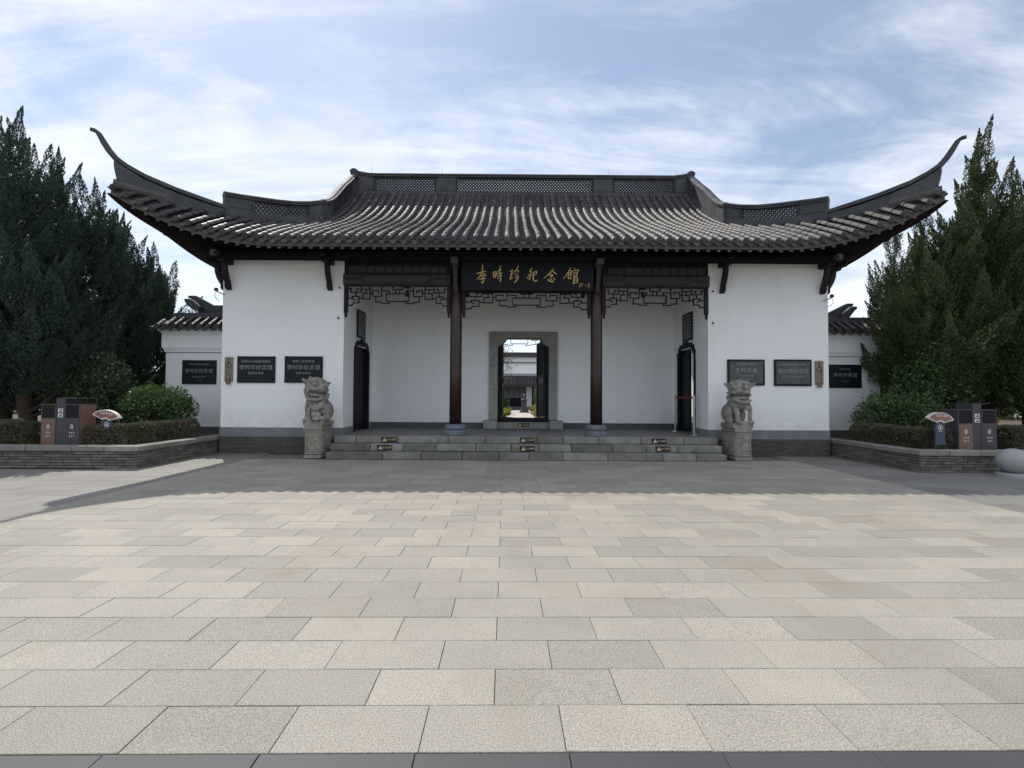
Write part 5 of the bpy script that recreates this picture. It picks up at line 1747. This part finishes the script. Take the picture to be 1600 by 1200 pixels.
# shrubs
bush((at(140, 12.3), 12.3, .34), (1.06, .8, 1.12), 31, 'tall dark leafy shrub behind the bins with brown sides', 'laurel_dark', 9000, .095)
bush((at(250, 11.85), 11.85, .34), (.84, .68, .70), 32, 'low round glossy bush catching the sun beside the side wall', 'laurel', 8000, .07)
bush((at(1452, 12.2), 12.2, .34), (.92, .75, 1.30), 33, 'tall dark leafy shrub behind the fan sign on its blue post', 'laurel', 9000, .09)
bush((at(1400, 11.85), 11.85, .34), (.96, .7, .72), 34, 'low round green bush in front of the plaque on the side wall', 'laurel', 8500, .078)
bush((at(1398, 14.6), 14.6, .34), (.62, .6, 1.3), 35, 'narrow yellowish shrub at the end of the tiled side wall', 'laurel', 5000, .08, lumps=12)
bush((at(1508, 15.5), 15.5, .34), (.9, .7, .55), 36, 'sunlit yellow shrub glimpsed under the junipers', 'yellow_leaf', 4000, .09)
hedge([(-8.0, -9.35, 9.9, 10.65, .34, .80), (-7.95, -8.6, 10.5, 11.85, .34, .82)], 41, 'clipped hedge catching the sun below the round sunlit bush')
hedge([(at(-70, 10.1), at(52, 10.1), 10.0, 10.8, .34, .84)], 42, 'clipped hedge beside the brown sided bins below the boulder')
hedge([(8.0, 8.75, 9.95, 10.75, .34, .80), (7.95, 8.6, 10.6, 11.85, .34, .82)], 43, 'clipped dark hedge between the fan sign and the hall wall')
hedge([(at(1574, 10.1), at(1690, 10.1), 10.0, 10.8, .34, .86)], 44, 'clipped dark hedge behind the stone ball')

# background planting beyond the walls
def far_mass(name, x0, x1, y, h, seed, n, m, label):
    rs = np.random.RandomState(seed)
    o = link(name, None, loc=((x0 + x1) / 2, y, 0), label=label, cat='trees', kind='stuff')
    k = rs.uniform(-1, 1, n)
    top = h * (.6 + .28 * np.sin(k * 9 + seed) + .14 * np.sin(k * 23))
    z = rs.uniform(0, 1, n) ** .7 * top
    C = np.c_[k * (x1 - x0) / 2, rs.normal(size=n) * .8, z]
    D = rs.normal(size=(n, 3)) + np.array([0, 0, .5])
    leaves_mesh('foliage', C, D, rs.uniform(.2, .42, n), .5, M[m], rs, parent=o, kind='stuff')


far_mass('shrubbery', -34, -11, 27, 4.2, 51, 9000, 'laurel_dark', 'mass of shrubs far behind the junipers beside the brown sided bins')
far_mass('shrubbery', 12, 36, 27, 4.2, 52, 9000, 'laurel_dark', 'mass of shrubs far behind the junipers beside the stone ball')

# ================================================================== COURTYARD SEEN THROUGH THE DOOR
HC = .30
m_ = MB(); m_.box(-14, 14, 21.3, 60, -.03, HC - .02); m_.build('courtyard_ground', M['soil'], kind='structure')
cp = link('courtyard_path', None, kind='structure')
rnd = random.Random(8)
for r in range(22):
    for c in range(3):
        m_ = MB(); x = -.35 + c * .55
        m_.bbox(x - .27, x + .27, 21.4 + r * .8, 22.19 + r * .8, HC - .05, HC + rnd.uniform(-.004, .002), .006)
        m_.build('paving_slab', M['path'], cp)
m_ = MB(); m_.box(-5, 5, 36.5, 40, HC - .05, HC - .004); m_.build('forecourt', M['path'], cp)

YH = 41.0
ch = thing('inner_hall', 'white upper storey hall with a dark tiled porch roof behind the bust', 'hall', (0, YH, 0))
def hz_(v, Y=YH): return px(818, v, Y).z
za0_ = hz_(600, YH + 2.2)
m_ = MB(); m_.box(-9, 9, YH + 2.2, YH + 2.5, za0_, hz_(558, YH + 2.2)); m_.build('upper_wall', M['white_wall'], ch)
m_ = MB(); m_.box(-9, 9, YH + 2.05, YH + 2.2, hz_(567, YH + 2.1), hz_(565.5, YH + 2.1)); m_.box(-9, 9, YH + 2.12, YH + 2.2, hz_(585, YH + 2.1), hz_(584, YH + 2.1)); m_.build('string_course', M['grey_band'], ch)
m_ = MB(); z0 = hz_(558, YH + 2.2); m_.box(-9.1, 9.1, YH + 1.9, YH + 2.7, z0, z0 + .16); m_.box(-9.1, 9.1, YH + 2.1, YH + 2.5, z0 + .16, z0 + .42); m_.build('parapet_coping', M['ridge'], ch)
m_ = MB(); za_, zb_ = hz_(601, YH + 1.1), hz_(588, YH + 1.9)
m_.add([(-9, YH + 1.35, za_), (9, YH + 1.35, za_), (9, YH + 2.19, zb_ + .05), (-9, YH + 2.19, zb_ + .05), (-9, YH + 1.35, za_ - .18), (9, YH + 1.35, za_ - .18), (9, YH + 2.19, za_ - .2), (-9, YH + 2.19, za_ - .2)], [(0, 1, 2, 3), (0, 4, 5, 1), (4, 7, 6, 5), (0, 3, 7, 4), (1, 5, 6, 2)])
pr_ = m_.build('porch_roof', M['pan'], ch)
for k in range(-9, 10):
    m_ = MB(); x = k * .26
    m_.tube([(x, YH + 1.33, za_ + .02), (x, YH + 2.1, zb_ + .07)], .065, 7); m_.build('tile_row', M['tile'], pr_)
m_ = MB(); m_.box(-9, 9, YH + 1.2, YH + 3.2, HC - .1, HC + .22); m_.build('plinth', M['dark_band'], ch)
for x in (-2.9, -1.75, 1.75, 2.9):
    m_ = MB(); m_.tube([(x, YH + 1.5, HC + .2), (x, YH + 1.5, za_)], .12, 12); m_.build('column', M['column'], ch, smooth=True)
for x0, x1 in ((-1.55, -1.1), (1.1, 1.6), (-2.7, -1.9), (1.9, 2.7)):
    m_ = MB(); m_.box(x0, x1, YH + 2.6, YH + 2.7, HC + .22, 2.4); m_.build('wall_panel', M['white_wall'], ch)
m_ = MB(); m_.box(-9, 9, YH + 2.8, YH + 2.9, HC + .2, 2.9); m_.build('porch_wall', M['door'], ch)
for k in range(4):
    m_ = MB(); x = -.75 + k * .5
    for a in ((x - .23, x - .18, 1.3, 2.25), (x + .18, x + .23, 1.3, 2.25), (x - .02, x + .02, 1.3, 2.25), (x - .2, x + .2, 1.3, 1.35), (x - .2, x + .2, 1.75, 1.79), (x - .2, x + .2, 2.2, 2.25)):
        m_.box(a[0], a[1], YH + 2.68, YH + 2.74, a[2], a[3])
    m_.box(x - .17, x + .17, YH + 2.745, YH + 2.755, 1.3, 2.2); m_.build('lattice_door', M['grey_band'], ch)

# bust on its pedestal
p = px(819, 640, 34.5)
o = thing('portrait_bust', 'bronze portrait bust on a dark stepped pedestal in the courtyard', 'statue', (p.x, 34.5, HC))
m_ = MB(); m_.bbox(-.33, .33, -.33, .33, 0, .10, .01); m_.bbox(-.27, .27, -.27, .27, .10, .2, .01); m_.bbox(-.18, .18, -.18, .18, .2, .70, .01); m_.bbox(-.21, .21, -.21, .21, .70, .76, .01); m_.build('pedestal', M['plaque_old'], o, local=True)
b = bmesh.new()
ell(b, (0, 0, .88), (.20, .12, .12)); ell(b, (-.15, 0, .90), (.10, .10, .09)); ell(b, (.15, 0, .90), (.10, .10, .09)); limb(b, [(0, 0, .95), (0, -.01, 1.08)], [.07, .06])
ell(b, (0, -.02, 1.17), (.085, .10, .12)); ell(b, (0, -.12, 1.16), (.02, .025, .03)); ell(b, (0, -.09, 1.07), (.05, .05, .07)); ell(b, (0, .01, 1.24), (.09, .10, .07)); ell(b, (0, .03, 1.32), (.045, .045, .035))
for e in (-1, 1): ell(b, (e * .085, 0, 1.16), (.015, .025, .035)); ell(b, (e * .035, -.105, 1.19), (.018, .014, .01))
link('bust_figure', remesh(b, .012, M['bronze'], 1), o, local=True)

for (x, y, r, m, sd, lab) in ((-.80, 30.5, (.40, .5, .72), 'laurel', 61, 'upright green courtyard bush beside the path, under the hanging branch'), (1.62, 31, (.52, .6, .85), 'laurel', 62, 'full round green courtyard bush between the bust and the open door leaf'),
                              (-.70, 26.5, (.40, 1.1, .26), 'yellow_leaf', 63, 'low yellow green ground shrub along the courtyard path, larger clump'), (1.22, 26.5, (.36, 1.2, .26), 'yellow_leaf', 64, 'low yellow green ground shrub across the courtyard path'),
                              (-.62, 33, (.36, .7, .24), 'yellow_leaf', 65, 'low yellow green shrub near the bust pedestal'), (1.38, 34.5, (.36, .7, .28), 'yellow_leaf', 66, 'low yellow green shrub near the full green courtyard bush')):
    bush((x, y, HC), r, sd, lab, m, 3500, .08, name='courtyard_shrub', lumps=6)
# hanging branch by the doorway
rs = np.random.RandomState(71)
o = thing('courtyard_tree', 'thin leafed branch of a courtyard tree hanging across the doorway view', 'tree', (-1.72, 24.5, HC))
m_ = MB(); m_.tube([(0, 0, 0), (.1, 0, 1.6), (.2, .1, 3.4), (.6, 0, 4.6)], [.09, .08, .06, .03], 8)
for k in range(7): m_.tube([(.2, .1, 3.2 + k * .2), (.9, .1, 3.7 - k * .08), (1.25 + .03 * k, .1, 3.3 - k * .2)], [.025, .014, .004], 5)
m_.build('trunk', M['bark'], o, local=True)
C = np.c_[rs.normal(1.15, .22, 260), rs.normal(.1, .2, 260), rs.uniform(2.0, 3.7, 260)]
leaves_mesh('crown', C, rs.normal(size=(260, 3)) + np.array([0, 0, -.8]), rs.uniform(.06, .12, 260), .5, M['laurel_dark'], rs, parent=o)
# greenery behind the right wing passage
bush((8.9, 24.2, .3), (1.2, .9, 1.5), 81, 'green courtyard bush seen through the half open side door', 'laurel', 4500, .11, name='courtyard_shrub')
